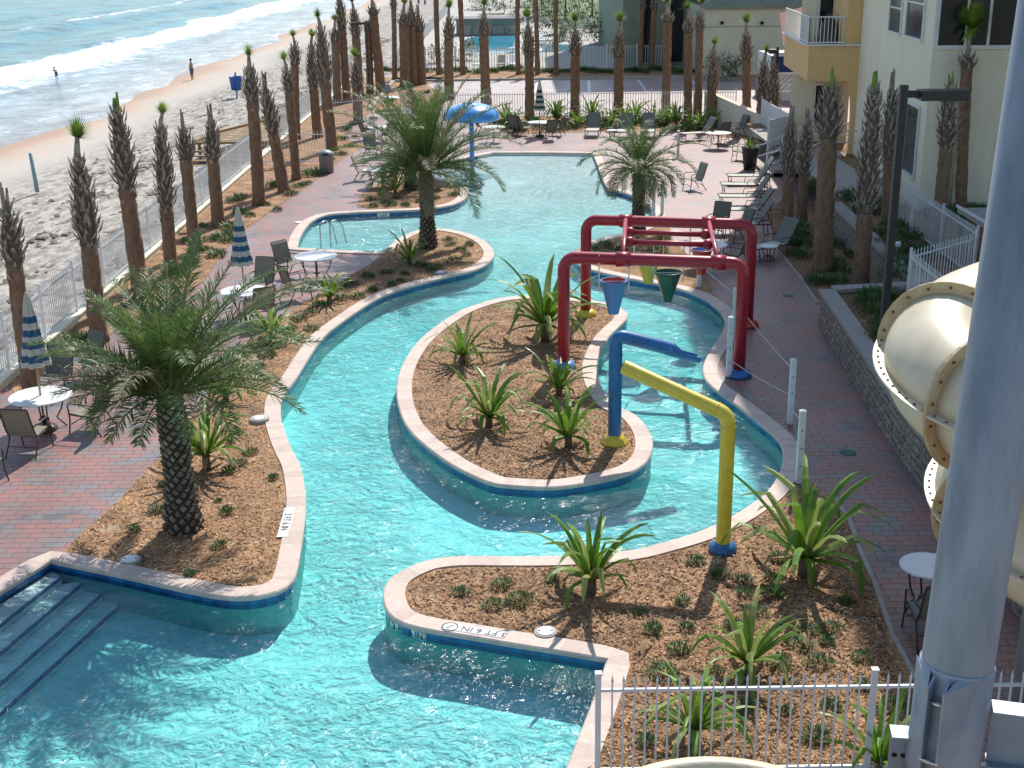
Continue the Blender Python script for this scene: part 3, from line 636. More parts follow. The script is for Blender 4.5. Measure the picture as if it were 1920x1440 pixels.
# drain covers and skimmer lids
def disk(name, px, py, r, mt, label, cat, z=.0, h=.03, group=None, ring=None):
    p = G(px, py, z); t = thing(name, label, cat, (p.x, p.y, z), group=group)
    b = MB(); b.lathe([(0, h), (r * .93, h), (r, h * .7), (r, 0)][::-1], n=28); b.build('lid', mt, t)
    if ring: b = MB(); b.lathe([(r, 0), (r * 1.3, 0), (r * 1.25, h * .8), (r, h * .8)], n=28, cap=False); b.build('rim', ring, t)
    b = MB()
    for a in (0, math.pi): b = MB(); b.lathe([(.02, h), (.02, h + .004), (0, h + .004)], (math.cos(a) * r * .7, math.sin(a) * r * .7, 0), 8); b.build('screw', M['dark'], t)
    return t
LID = 'skimmer lids around the river'
disk('skimmer_lid', 245, 1052, .13, M['whitetop'], 'white skimmer lid in the mulch above the near left pool corner', 'lid', .012, .05, LID, M['conc'])
disk('skimmer_lid', 487, 790, .15, M['whitetop'], 'white skimmer lid beside the coping right of the big date palm', 'lid', .012, .09, LID, M['conc'])
disk('skimmer_lid', 1023, 1188, .13, M['whitetop'], 'white skimmer lid by the coping of the front planter peninsula', 'lid', .012, .05, LID, M['conc'])
disk('skimmer_lid', 826, 513, .14, M['whitetop'], 'white skimmer lid at the tip bed below the middle date palm', 'lid', .012, .06, LID, M['conc'])
disk('skimmer_lid', 560, 417, .16, M['whitetop'], 'white skimmer lid in the brick deck left of the spa inlet', 'lid', .004, .02, LID)
disk('drain_cover', 1590, 849, .15, M['teal'], 'green round drain cover in the shaded walkway by the grey block wall', 'drain', .002, .012)
disk('drain_cover', 1478, 554, .15, M['teal'], 'green drain cover in the shaded walkway right of the red frame', 'drain', .002, .012)
# depth markers ---------------------------------------------------------
def text(parent, s, loc, rot, size, mt):
    cu = bpy.data.curves.new('lettering', 'FONT'); cu.body = s; cu.size = size; cu.align_x = 'CENTER'; cu.align_y = 'CENTER'; cu.extrude = .001
    cu.materials.append(mt); o = bpy.data.objects.new('lettering', cu); COL.objects.link(o); o.matrix_world = Matrix.Translation(loc) @ rot
    me = bpy.data.meshes.new_from_object(o); me.name = 'lettering'; mw = Matrix.Translation(loc) @ rot; bpy.data.objects.remove(o)
    o = bpy.data.objects.new('lettering', me); COL.objects.link(o); o.matrix_local = mw; o.parent = parent; o['kind'] = 'thing'
    return o
def marker(pa, pb, s, size, label, flip, w=.17):
    A, B = G(*pa, .037), G(*pb, .037); c = (A + B) / 2; ang = math.atan2(B.y - A.y, B.x - A.x)
    t = thing('depth_marker', label, 'depth marker', tuple(c), ang + (math.pi if flip else 0), 'depth markers on the coping')
    b = MB(); b.box((0, 0, .002), ((B - A).length, w, .006)); b.build('tile', M['whitetop'], t)
    o = text(t, s, Vector((0, 0, .008)), Matrix.Identity(4), size, M['ink'])
marker((832, 1173), (948, 1191), '3 FT 6 IN \u2298', .17, 'white depth marker reading 3 FT 6 IN on the front planter coping', True)
marker((529, 1007), (543, 952), '3 FT 6 IN', .17, 'white marker 3 FT 6 IN on the coping right of the date palm', True)
def vmarker(pa, pb, s, size, label, h=.13):
    A, B = G(*pa), G(*pb); d = (B - A); d.z = 0; ang = math.atan2(d.y, d.x)
    t = thing('depth_marker', label, 'depth marker', ((A.x + B.x) / 2, (A.y + B.y) / 2, -.09), ang, 'depth markers on the water line tiles')
    b = MB(); b.box((0, -.025, -.02), (d.length, .05, h)); b.build('tile', M['whitetop'], t)
    text(t, s, Vector((0, -.054, -.02)), Matrix.Rotation(R(90), 4, 'X'), size, M['ink'])
vmarker((736, 1156), (800, 1181), '3 FT 6 IN', .15, 'white tile reading 3 FT 6 IN under the front planter coping')
vmarker((707, 398), (730, 397), '3 FT', .13, 'white depth tile on the blue band behind the spa inlet')
# ------------------------------------------------------------------ sabal palms (transplanted: tied tops)
def blade(b, p, d, l, w, t=.01, m=0, up=Vector((0, 0, 1)), droop=0, n=1):
    """a thin tapering blade from p along d"""
    d = d.normalized(); s = d.cross(up)
    if s.length < 1e-3: s = Vector((1, 0, 0))
    s.normalize(); q = p.copy(); i = b.pts([p - s * w / 2, p + s * w / 2])
    for k in range(1, n + 1):
        f = k / n; q = q + d * (l / n); ww = w * (1 - f) ** .7 * .5 + (.0 if k < n else 0.0)
        if k < n: b.pts([q - s * ww, q + s * ww]); b.idx((i, i + 1, i + 3, i + 2), m); i += 2
        else: b.pts([q]); b.idx((i, i + 1, i + 2), m)
        d = (d - up * droop / n).normalized()
def sabal(name, label, base, top, bootbot, r, head, group, boots_z=None, seed=0, mt='trunk', bz_=None, boot_m=('boot', 'boot2'), lod=1.0):
    """base: ground Vector; top: Vector of the tip; bootbot: height where the leaf bases begin"""
    rs = random.Random(seed); t = thing(name, label, 'palm', tuple(base), group=group, world=True)
    H = top.z - base.z; ax = top - base; bb = max(.05, min(.95, bootbot / H))
    bend = Vector((rs.uniform(-.06, .06), rs.uniform(-.05, .05), 0)) * H * .3
    def P(f): return base + ax * f + bend * math.sin(math.pi * f) * .5
    headf = min(.26, {'fan': .80, 'spear': .62, 'cut': .45, 'tuft': .95, 'big': 1.7, 'none': .1}[head] * (r / .16) ** .5 / H)
    bt = 1 - headf
    # trunk
    b = MB(); path = []; rr = []
    nseg = max(6, int(H * bb / .16))
    for k in range(nseg + 1):
        f = bb * 1.0 * k / nseg; path.append(P(f)); q = r * (1.14 if k == 0 else 1.04 if k == 1 else 1) * (1.04 - .1 * math.sin(3 * f)) * rs.uniform(.94, 1.06); rr.append(q)
    b.tube(path, rr, 14)
    b.v = [(x + rs.uniform(-.07, .07) * r, y + rs.uniform(-.07, .07) * r, z) for x, y, z in b.v]
    for k in range(int(16 * H * bb)):
        a = rs.uniform(0, 6.28); c = P(bb * rs.random()); o = Vector((math.cos(a), math.sin(a), 0)); blade(b, c + o * r * .93, Vector((o.x * .35, o.y * .35, rs.choice((-1, 1)))), rs.uniform(.06, .16), rs.uniform(.02, .05), up=o); b.build('trunk', M[mt], t, True)
    # boots core + spikes
    b = MB(); path = []; rr = []; prof = [(0, 1.05), (.08, 1.25), (.3, 1.32), (.6, 1.12), (.85, .72), (1, .42)]
    def pr(u):
        for (a, x), (c, y) in zip(prof, prof[1:]):
            if u <= c: return x + (y - x) * (u - a) / (c - a)
        return prof[-1][1]
    for k in range(9): u = k / 8; path.append(P(bb + (bt - bb) * u)); rr.append(r * pr(u) * .82)
    b.tube(path, rr, 10, m=1)
    n = int(46 * (bt - bb) * H * lod); ga = 2.39996
    for k in range(n):
        u = (k + .5) / n; c = P(bb + (bt - bb) * u); a = ga * k + rs.uniform(-.2, .2); q = r * pr(u) * .80
        o = Vector((math.cos(a), math.sin(a), 0)); side = Vector((-math.sin(a), math.cos(a), 0)) * rs.choice((-1, 1)) * rs.uniform(.2, .6)
        l = rs.uniform(.15, .42) * (1 - .25 * u) * (r / .17) ** .5; d = (o * rs.uniform(.38, .75) * (1 - .35 * u) + Vector((0, 0, 1)) + side * .6).normalized()
        p0 = c + o * q; wd = rs.uniform(.07, .11) * (r / .17) ** .5; tn = side.normalized()
        tip = p0 + d * l; i = b.pts([p0 - tn * wd / 2, p0 + tn * wd / 2, p0 + o * .05 + d * l * .3, tip - tn * wd * .16, tip + tn * wd * .16 + Vector((0, 0, .02))])
        b.idx((i, i + 2, i + 3)); b.idx((i + 2, i + 1, i + 4)); b.idx((i + 2, i + 4, i + 3)); b.idx((i + 1, i, i + 3, i + 4))
    for k in range(int(n * .16)):                 # stray boots below the main mass
        f = bb - abs(rs.gauss(0, 1)) * .05 * (bt - bb) * 2.2; c = P(max(.1, f)); a = rs.uniform(0, 6.28); o = Vector((math.cos(a), math.sin(a), 0)); blade(b, c + o * r * .95, Vector((o.x * .5, o.y * .5, 1)), rs.uniform(.12, .3), rs.uniform(.06, .12), up=o)
    b.build('leaf_bases', [M[boot_m[0]], M[boot_m[1]]], t)
    # head
    tp = P(bt); b = MB()
    if head in ('spear', 'cut'):
        for k in range(4 if head == 'spear' else 3):
            a = rs.uniform(0, 6.28); o = Vector((math.cos(a), math.sin(a), 0)); ln = (top - tp).length * rs.uniform(.55, 1.05)
            b.tube([tp + o * r * .2 - Vector((0, 0, .1)), tp + o * r * .25 + Vector((0, 0, ln * .5)), tp + o * r * rs.uniform(.1, .4) + Vector((0, 0, ln))], [r * .26, r * .2, r * .12], 6)
        b.build('spear_leaf', M['boot' if head == 'spear' else 'fan'], t)
    elif head != 'none':
        L = (top - tp).length
        FR = {'fan': .40, 'tuft': .50, 'big': .85}[head] * (r / .16) ** .5; nk = max(.05, L - FR * .9); lean_ = Vector((rs.uniform(-.1, .1), rs.uniform(-.05, .05), 0))
        b.tube([tp - Vector((0, 0, .1)), tp + Vector((0, 0, nk * .5)) + lean_ * .3, tp + Vector((0, 0, nk)) + lean_], [r * .42, r * .33, r * .24], 7, m=1)
        c = tp + Vector((0, 0, nk - .03)) + lean_; nfan = {'fan': 4, 'tuft': 5, 'big': 14}[head]
        for q in range(nfan):
            az = rs.uniform(0, 6.28) if q else 0; e = R(rs.uniform(40, 84) if head != 'big' else rs.uniform(-10, 85)); axd = Vector((math.cos(az) * math.cos(e), math.sin(az) * math.cos(e), math.sin(e)))
            sd_ = axd.cross(Vector((rs.uniform(-.6, .6), 1, .2))).normalized(); fr = FR * rs.uniform(.7, 1.1)
            nb = 17
            for k in range(nb):
                g_ = R(-52 + 104 * k / (nb - 1)); dd = axd * math.cos(g_) + sd_ * math.sin(g_)
                blade(b, c, dd, fr * (1 - .12 * abs(g_)), fr * .12, up=Vector((0, 0, 1)), droop=.18 if head != 'big' else .5, n=2)
        b.build('fan_leaf', [M['fan'], M['boot']], t)
    return t
GL = 'sabal palms along the beach fence'; GN = 'sabal palms between the pool deck and the parking court'; GF = 'palms by the far parking court'; GR = 'sabal palms in the shaded bed by the hotel'
def palm_px(bx, by, tx, ty, bb_y, hw, head, label, group, z=0.0, mt='trunk', lod=1.0, seed=None):
    base = G(bx, by, z); top = AT(tx, ty, base.y + (0.0)); f = (by - bb_y) / (by - ty)
    bootz = (AT(tx, bb_y, base.y).z - z); dist = (base - Vector((0, 0, CAMH))).length
    px = AT(bx, by, base.y); r = hw * (FWD.dot(AT(bx, (by + bb_y) / 2, base.y) - Vector((0, 0, CAMH)))) / F
    return sabal('sabal_palm', label, base, top, bootz, r, head, group, seed=seed if seed is not None else int(bx * 7 + by), mt=mt, lod=lod)
SP = [
 (62, 745, 4, 336, 492, 17, 'spear', 'leaning palm at the left photo edge behind the nearest striped umbrella', GL),
 (186, 640, 133, 214, 456, 17, 'tuft', 'palm with a wide green fan top, second from the left edge', GL),
 (266, 560, 214, 168, 352, 16, 'cut', 'tall thick palm with a blunt pale stub top, third from the left edge', GL),
 (322, 513, 297, 184, 388, 12.5, 'fan', 'palm with a small flat fan top before the light blue beach post', GL),
 (367, 472, 343, 206, 297, 12, 'spear', 'palm with a bare spear top left of the timber boardwalk end', GL),
 (410, 424, 393, 192, 300, 12, 'spear', 'palm with a dark spear top standing before the timber boardwalk', GL),
 (486, 384, 463, 80, 192, 12, 'fan', 'palm with a green fan top right of the blue beach bin', GL),
 (533, 360, 490, 130, 250, 11, 'spear', 'leaning palm with a dark split top by the white gate fence', GL),
 (556, 337, 533, 92, 172, 8.5, 'fan', 'slim palm with a tiny fan top just behind the leaning split-top palm', GL),
 (556, 262, 553, 50, 122, 8, 'fan', 'palm with a round fan top rising left of the short white gate fence', GL),
 (596, 258, 581, 50, 165, 9, 'fan', 'palm with long boots and a fan top above the white gate fence', GL),
 (623, 282, 598, 10, 150, 11, 'fan', 'tall palm with two green tufts right of the grey trash can', GL),
 (633, 196, 626, 22, 78, 8, 'fan', 'palm with a leaning green fan above the bent lamp pole', GL),
 (651, 193, 635, -26, 56, 8, 'spear', 'tall palm leaving the top of the photo beside the bent lamp pole', GL),
 (674, 180, 660, -12, 70, 8, 'fan', 'palm with a ragged top directly left of the lamp arm', GL),
 (672, 230, 665, 84, 168, 9, 'tuft', 'short palm with a bright green tuft and fat boots near the bed edge', GL),
 (694, 176, 689, 38, 60, 7, 'none', 'short topped palm under the right end of the lamp arm', GL),
 (716, 176, 696, -22, 28, 9, 'fan', 'smooth leaning palm right of the lamp arm', GL),
 (740, 150, 737, -30, 20, 5, 'spear', 'thin far palm between the beach fence and the thick pair', GL),
 (760, 162, 756, -14, 48, 10, 'tuft', 'thick palm of the pair behind the far striped umbrella', GL),
 (775, 160, 771, -8, 50, 8, 'spear', 'right hand palm of the thick pair behind the far striped umbrella', GL),
 (791, 158, 784, 8, 60, 9, 'spear', 'palm with a pointed conical top right of the thick pair', GL),
 (823, 140, 817, -40, -10, 5, 'spear', 'thin far palm left of the neighbouring blue pool', GF),
 (842, 186, 842, -6, 74, 9, 'tuft', 'palm with a light green top left of the blue mushroom canopy', GN),
 (868, 140, 861, -40, -8, 5, 'spear', 'thin far palm at the left end of the neighbouring blue pool', GF),
 (912, 197, 907, -12, 66, 9.5, 'tuft', 'palm behind the blue mushroom canopy, before the neighbouring pool', GN),
 (972, 140, 971, -40, -8, 4.5, 'spear', 'thin far palm at the right end of the neighbouring blue pool', GF),
 (993, 224, 989, 10, 108, 9, 'tuft', 'palm directly left of the closed green striped umbrella', GN),
 (1008, 140, 1003, -40, -8, 4.5, 'spear', 'thin far palm right of the neighbouring blue pool', GF),
 (1043, 140, 1042, -40, -8, 4.5, 'spear', 'thin far palm left of the second neighbouring pool strip', GF),
 (1078, 216, 1078, 18, 104, 9, 'tuft', 'palm right of the closed green striped umbrella, between two strap plants', GN),
 (1159, 218, 1160, 18, 108, 9.5, 'tuft', 'palm with thick dark boots where the parking court shade begins', GN),
 (1200, 130, 1206, -40, 20, 5, 'spear', 'left one of the far palms before the dark green building', GF),
 (1222, 130, 1230, -40, 20, 5.5, 'spear', 'right one of the far palms before the dark green building', GF),
 (1248, 212, 1253, -10, 42, 8.5, 'fan', 'palm with a slim bright green tip before the dark green building', GN),
 (1290, 227, 1292, -4, 62, 8, 'tuft', 'left palm of the tall close pair before the pale wall', GN),
 (1308, 232, 1313, -14, 60, 7.5, 'tuft', 'right palm of the tall close pair before the pale wall', GN),
 (1332, 238, 1338, 64, 168, 9, 'fan', 'short palm with a yellow green fan right of the tall close pair', GN),
 (1400, 247, 1399, 20, 112, 8.5, 'tuft', 'palm with a broad green fan before the middle of the pale wall', GN),
 (1425, 258, 1434, 78, 192, 10, 'fan', 'fat booted palm with a small light fan left of the thin lamp post', GN),
 (1448, 262, 1452, 96, 200, 9, 'spear', 'booted palm in line with the thin lamp post by the stairs', GN),
 (1475, 452, 1485, 196, 330, 11, 'spear', 'dark slim palm with a spear top behind the row of loungers', GR),
 (1503, 422, 1516, 200, 330, 10, 'spear', 'dark slim palm with a spear top between the loungers and the stairs', GR),
 (1543, 508, 1561, 128, 258, 18, 'cut', 'thick palm with green cut stubs right of the loungers', GR),
 (1612, 538, 1643, 130, 400, 15, 'cut', 'thick palm with long grey boots at the front of the shaded bed', GR),
]
def place_palms():
    for s in SP:
        far = s[1] < 200
        palm_px(*s[:7], s[7], s[8], lod=.75 if far else 1.0)
    palm_px(1664, 420, 1673, 130, 300, 12, 'spear', 'dark palm on the raised planter just behind the lamp post', GR, z=.8)
    palm_px(1755, 458, 1784, 132, 276, 13, 'cut', 'palm between the two white terrace fences before the hotel wall', GR, z=.8)
    palm_px(1801, 402, 1822, -4, 128, 11, 'big', 'tall smooth palm with a full green crown before the big hotel window', GR, z=.8)
place_palms()

# ------------------------------------------------------------------ date palms
def frond(b, p, az, el, L, droop, rs, leaf=.36, n=48, mi=0, lw=.019):
    d = Vector((math.cos(az) * math.cos(el), math.sin(az) * math.cos(el), math.sin(el))); q = p.copy(); path = [q.copy()]; dirs = [d.copy()]; S = 12
    bendaz = rs.uniform(-.25, .25)
    for k in range(S):
        f = k / S; q = q + d * (L / S); path.append(q.copy())
        h = Vector((d.x, d.y, 0)); hl = max(h.length, 1e-3)
        e = math.atan2(d.z, hl) - droop / S * (.4 + 1.3 * f); a = math.atan2(d.y, d.x) + bendaz / S
        e = max(e, -1.45); d = Vector((math.cos(a) * math.cos(e), math.sin(a) * math.cos(e), math.sin(e))); dirs.append(d.copy())
    b.tube(path, [.022 * (1 - .85 * k / S) + .004 for k in range(S + 1)], 4, m=2, caps=False)
    for k in range(n):
        f = .16 + .84 * k / n; x = f * S; i = min(int(x), S - 1); c = path[i].lerp(path[i + 1], x - i); dd = dirs[i]
        sd_ = dd.cross(Vector((0, 0, 1))); sd_.normalize(); up = sd_.cross(dd).normalized()
        ln = leaf * math.sin(math.pi * (.12 + .86 * f) ** .8) ** .6 * rs.uniform(.85, 1.1) + .05
        for s_ in (-1, 1):
            v = (sd_ * s_ * rs.uniform(.7, 1) + dd * rs.uniform(.7, 1.15) + up * rs.uniform(-.1, .75)).normalized()
            tip = c + v * ln - Vector((0, 0, ln * rs.uniform(.05, .3))); mid = c + v * ln * .5
            w = (dd - v * dd.dot(v)).normalized() * lw * .5
            i0 = b.pts([c - w * .5, c + w * .5, mid + w, mid - w, tip]); b.idx((i0, i0 + 1, i0 + 2, i0 + 3), mi); b.idx((i0 + 3, i0 + 2, i0 + 4), mi)
def date_palm(label, base, h, r, L, nf, seed, group='date palms in the river planters', leaf=.36, droopk=1.0, lowel=-10, bias=1.0):
    rs = random.Random(seed); t = thing('date_palm', label, 'date palm', tuple(base), group=group, world=True)
    b = MB(); path = [base + Vector((0, 0, h * k / 10)) for k in range(11)]
    prof = [1.22, 1.18, 1.02, .92, .86, .84, .84, .86, .9, .86, .6]
    b.tube(path, [r * q * .9 for q in prof], 14); b.build('trunk_core', M['dcore'], t, True)
    b = MB(); n = int(h * 95)
    for k in range(n):
        u = (k + .5) / n; z = h * u; a = k * 2.39996; i = min(9, int(u * 10)); q = r * (prof[i] + (prof[i + 1] - prof[i]) * (u * 10 - i)) * .88
        o = Vector((math.cos(a), math.sin(a), 0)); s_ = Vector((-math.sin(a), math.cos(a), 0)); c = base + Vector((0, 0, z)) + o * q
        w = rs.uniform(.045, .06) * (r / .25); hh = rs.uniform(.055, .075); e = rs.uniform(.035, .06)
        i0 = b.pts([c - s_ * w - Vector((0, 0, hh * .2)), c + s_ * w - Vector((0, 0, hh * .2)), c + o * e + s_ * w * .62 + Vector((0, 0, hh * .55)), c + o * e - s_ * w * .62 + Vector((0, 0, hh * .55)), c + o * e * .3 + Vector((0, 0, hh)), c - Vector((0, 0, hh * .9)) + o * e * .3])
        b.idx((i0, i0 + 3, i0 + 5)); b.idx((i0 + 5, i0 + 3, i0 + 2)); b.idx((i0 + 5, i0 + 2, i0 + 1)); b.idx((i0 + 3, i0 + 4, i0 + 2)); b.idx((i0, i0 + 4, i0 + 3)); b.idx((i0 + 1, i0 + 2, i0 + 4))
    b.build('leaf_scars', M['dtrunk'], t)
    top = base + Vector((0, 0, h)); b = MB()
    for k in range(int(nf * .55)):
        a = k * 2.39996; e = R(rs.uniform(48, 80)); o = Vector((math.cos(a), math.sin(a), 0))
        b.tube([top + o * r * .5 - Vector((0, 0, .25)), top + o * r * .8 + Vector((0, 0, .18))], [.035, .025], 5)
    b.build('cut_stalks', M['rachis'], t)
    groups = [MB(), MB()]
    for k in range(nf):
        f = k / nf; a = k * 2.39996 + rs.uniform(-.15, .15); el = R(88 - (88 - lowel) * f ** .8 + rs.uniform(-7, 7)); dry = rs.random() < .04 + .3 * f * f
        frond(groups[1 if dry else 0], top + Vector((math.cos(a), math.sin(a), 0)) * r * .3, a, el, L * (1 - (1 - bias) * max(0, -math.cos(a)) + (1 - bias) * .9 * max(0, math.cos(a))) * (.72 + .33 * math.sin(math.pi * min(1, f * 1.1 + .1))) * rs.uniform(.82, 1.12), (R(38) + f * R(48)) * droopk * rs.uniform(.6, 1.4), rs, leaf * rs.uniform(.8, 1.15), int(62 * L / 2.3))
    groups[0].build('fronds', [M['frond'], M['frondd'], M['rachis']], t)
    if groups[1].v: groups[1].build('dry_fronds', [M['frondd'], M['frondd'], M['rachis']], t)
    return t
def date_px(label, bx, by, ty, hw, L, nf, seed, **k):
    base = G(bx, by, .0); h = AT(bx, ty, base.y).z; d = FWD.dot(base - Vector((0, 0, CAMH))); return date_palm(label, base, h, hw * d / F, L, nf, seed, **k)
date_px('big date palm in the near left bed with a thick scaly trunk', 345, 992, 742, 31, 2.5, 60, 21, leaf=.42, lowel=14, bias=.8, droopk=.95)
date_px('middle date palm on the rounded bed tip beside the spa inlet', 803, 464, 322, 15.5, 3.2, 62, 22, leaf=.48, droopk=.95, lowel=5)
date_px('dark trunked date palm hidden behind the middle one in the second bed', 771, 356, 300, 13, 2.1, 26, 23, leaf=.4)
date_px('right date palm with drooping fronds behind the red spray frame', 1196, 438, 318, 13, 2.2, 38, 24, leaf=.34, droopk=1.55, lowel=-12)

# ------------------------------------------------------------------ strap leaved lilies
def lily_mesh(seed, n, L, W, stem):
    rs = random.Random(seed); A = MB(); B_ = MB(); D = MB(); S = MB()
    S.tube([(0, 0, -.05), (0, 0, stem)], [.07, .06], 8)
    for k in range(n):
        f = k / n; az = k * 2.39996 + rs.uniform(-.3, .3); el = R(82 - 62 * f + rs.uniform(-9, 9)); l = L * rs.uniform(.75, 1.1) * (.75 + .35 * math.sin(math.pi * (f + .12))); w = W * rs.uniform(.8, 1.15)
        mb = A if rs.random() < .7 else B_
        if f > .84 and rs.random() < .5: mb = D; el = R(rs.uniform(-5, 25)); l *= .8
        d = Vector((math.cos(az) * math.cos(el), math.sin(az) * math.cos(el), math.sin(el))); side = Vector((-math.sin(az), math.cos(az), 0)); q = Vector((math.cos(az) * .03, math.sin(az) * .03, stem - .04)); N = 8
        kink = rs.random() < .5; droop = R(rs.uniform(45, 125)) * (.5 + f); prev = None; tw = rs.uniform(-.5, .5)
        for j in range(N + 1):
            g_ = j / N; ww = w * (.62 + .55 * math.sin(math.pi * g_ ** .7) - .25 * g_) * (1 if j < N else .0) + .004; up = side.cross(d).normalized(); sd2 = (side + up * tw * g_).normalized()
            i = mb.pts([q - sd2 * ww / 2 + up * ww * .22, q, q + sd2 * ww / 2 + up * ww * .22])
            if prev is not None: mb.idx((prev, prev + 1, i + 1, i)); mb.idx((prev + 1, prev + 2, i + 2, i + 1))
            prev = i; q = q + d * (l / N); h = math.hypot(d.x, d.y); e = math.atan2(d.z, h) - droop / N * (.3 + 1.6 * g_)
            if kink and j == 4: e -= R(45)
            e = max(e, -1.4); az2 = math.atan2(d.y, d.x) + rs.uniform(-.04, .04); d = Vector((math.cos(az2) * math.cos(e), math.sin(az2) * math.cos(e), math.sin(e)))
            if q.z < .03: q.z = .03
    return A, B_, D, S
LV = []
for i, (n, L, W, st) in enumerate([(30, 1.05, .088, .24), (24, .95, .08, .2), (34, 1.1, .088, .3), (20, .9, .075, .16), (26, 1.0, .085, .24)]):
    A, B_, D, S = lily_mesh(40 + i, n, L, W, st)
    LV.append((A, B_, D, S))
def lily_proto(i, label, loc, rz, s, group):
    A, B_, D, S = LV[i]; t = thing('strap_lily', label, 'lily plant', (0, 0, 0), 0, group)
    A.build('leaves', M['lily'], t); 
    if B_.v: B_.build('pale_leaves', M['lilyl'], t)
    if D.v: D.build('withered_leaves', M['lilyd'], t)
    S.build('stem', M['stem'], t, True); t.location = loc; t.rotation_euler = (0, 0, rz); t.scale = (s, s, s); return t
LP = {}
def lily(px, py, i, s, label, group, rz=None, z=.012):
    s *= 1.12
    loc = tuple(G(px, py, z)); rz = random.Random(px * 3 + py).uniform(0, 6.28) if rz is None else rz
    if i not in LP: LP[i] = lily_proto(i, label, loc, rz, s, group); return LP[i]
    return dup(LP[i], loc, rz, label, group, s)
GI = 'strap lilies on the river island'; GB = 'strap lilies in the front planter'; GW = 'strap lilies in the left beds'; GH = 'strap lilies edging the far deck'
for a in [
 (1022, 640, 2, 1.5, 'tallest strap lily at the back of the island left of the red post', GI), (868, 680, 1, 1.0, 'strap lily at the left edge of the island', GI),
 (917, 800, 0, 1.0, 'strap lily in the middle of the island with long drooping leaves', GI), (1048, 740, 3, 1.0, 'small strap lily at the foot of the red post with the blue base', GI),
 (1066, 838, 4, 1.05, 'strap lily on the island just left of the blue pipe foot', GI),
 (1108, 1112, 4, 1.1, 'strap lily in the front planter beside the water edge', GB), (1508, 1080, 0, 1.38, 'largest strap lily in the front planter beside the shaded walkway', GB),
 (1402, 1262, 1, .95, 'strap lily just beyond the front fence top rail', GB), (1300, 1398, 2, .8, 'big strap lily behind the front fence pickets', GB), (1650, 1446, 3, .9, 'strap lily at the bottom edge left of the pole bracket', GB),
 (388, 880, 2, 1.0, 'strap lily right behind the big date palm trunk', GW), (424, 752, 1, .9, 'strap lily hidden under the big date palm fronds', GW), (618, 565, 3, .95, 'strap lily beside the white table without umbrella', GW),
 (508, 640, 0, .85, 'strap lily half under the big date palm fronds near the coping', GW), (768, 495, 1, .95, 'strap lily left of the middle date palm trunk', GW), (741, 362, 3, .95, 'strap lily in the second bed left of its date palm', GW),
 (1044, 232, 0, 1.25, 'upright strap lily right of the closed green striped umbrella', GH), (1110, 228, 2, 1.1, 'strap lily behind the first far lounger', GH), (1145, 236, 1, 1.0, 'strap lily behind the small side table', GH),
 (1192, 228, 4, 1.1, 'strap lily behind the second far lounger', GH), (1228, 230, 3, 1.2, 'strap lily behind the third far lounger', GH), (1268, 236, 0, 1.1, 'strap lily at the foot of the tall close palms', GH),
 (1345, 238, 1, 1.1, 'strap lily left of the tan ramp wall', GH), (965, 246, 2, .95, 'dark strap lily left of the far white table', GH), (1082, 238, 3, 1.0, 'strap lily between the far chairs and the first lounger', GH), (948, 232, 1, 1.1, 'dark strap lily right of the blue canopy', GH), (1172, 236, 2, .9, 'strap lily between the first and second far loungers', GH),
 (1250, 236, 4, 1, 'strap lily left of the tall close palms', GH), (1310, 244, 4, 1, 'strap lily behind the right hand lounger', GH)]: lily(*a)

# ------------------------------------------------------------------ low shrubs in the mulch
def shrub_mesh(seed, n, rad, h):
    rs = random.Random(seed); b = MB()
    for k in range(n):
        a = rs.uniform(0, 6.28); q = rad * math.sqrt(rs.random()); el = R(rs.uniform(15, 80)); p = Vector((math.cos(a) * q, math.sin(a) * q * .8, rs.uniform(0, h) * (1 - q / rad * .6)))
        d = Vector((math.cos(a + rs.uniform(-1, 1)) * math.cos(el), math.sin(a + rs.uniform(-1, 1)) * math.cos(el), math.sin(el)))
        blade(b, p, d, rs.uniform(.05, .11), rs.uniform(.012, .024), n=1)
    return b
SM = [shrub_mesh(60 + i, n, r_, h_) for i, (n, r_, h_) in enumerate([(200, .17, .11), (170, .14, .12), (240, .24, .11), (130, .12, .09)])]
SHP = {}
def shrub(p, i, s, label, group, m='shrub', rz=0):
    key = (i, m)
    if key not in SHP:
        o = SM[i].build('low_shrub', M[m]); tag(o, label, 'shrub', group); o.location = p; o.rotation_euler = (0, 0, rz); o.scale = (s, s, s); SHP[key] = o; return o
    o = SHP[key].copy(); COL.objects.link(o); o.location = p; o.rotation_euler = (0, 0, rz); o.scale = (s, s, s); tag(o, label, 'shrub', group); return o
rs = random.Random(17)
FS = [(865, 1113), (941, 1098), (925, 1138), (1037, 1090), (973, 1128), (1200, 1150), (1226, 1185), (1272, 1222), (1280, 1130), (1375, 1175), (1395, 1115), (1395, 1090), (1305, 1055), (1420, 1150), (1450, 1115), (1458, 1050), (1512, 1185), (1557, 1180), (1585, 1130), (1500, 1210), (1535, 1245), (1617, 1235), (1550, 1205),
      (1460, 1245), (1240, 1330), (1210, 1395), (1475, 1335), (1560, 1330), (1530, 1385), (1680, 1330), (1640, 1380), (1245, 1265), (1400, 1330), (1290, 1180), (1350, 1080), (1445, 1085), (1620, 1290), (1345, 1260)]
for x, y in FS: shrub(G(x, y, .012), rs.randrange(4), rs.uniform(.75, 1.15), 'small dark green shrub in the mulch of the front planter', 'low shrubs in the front planter', rz=rs.uniform(0, 6))
for x, y in [(305, 912), (293, 960), (410, 940), (428, 885), (448, 870), (432, 830), (410, 1025), (425, 962), (355, 1080), (252, 995), (512, 897), (470, 850)]: shrub(G(x, y, .012), rs.randrange(4), rs.uniform(.6, 1), 'small green shrub in the mulch around the big date palm', 'low shrubs by the big date palm', rz=rs.uniform(0, 6))
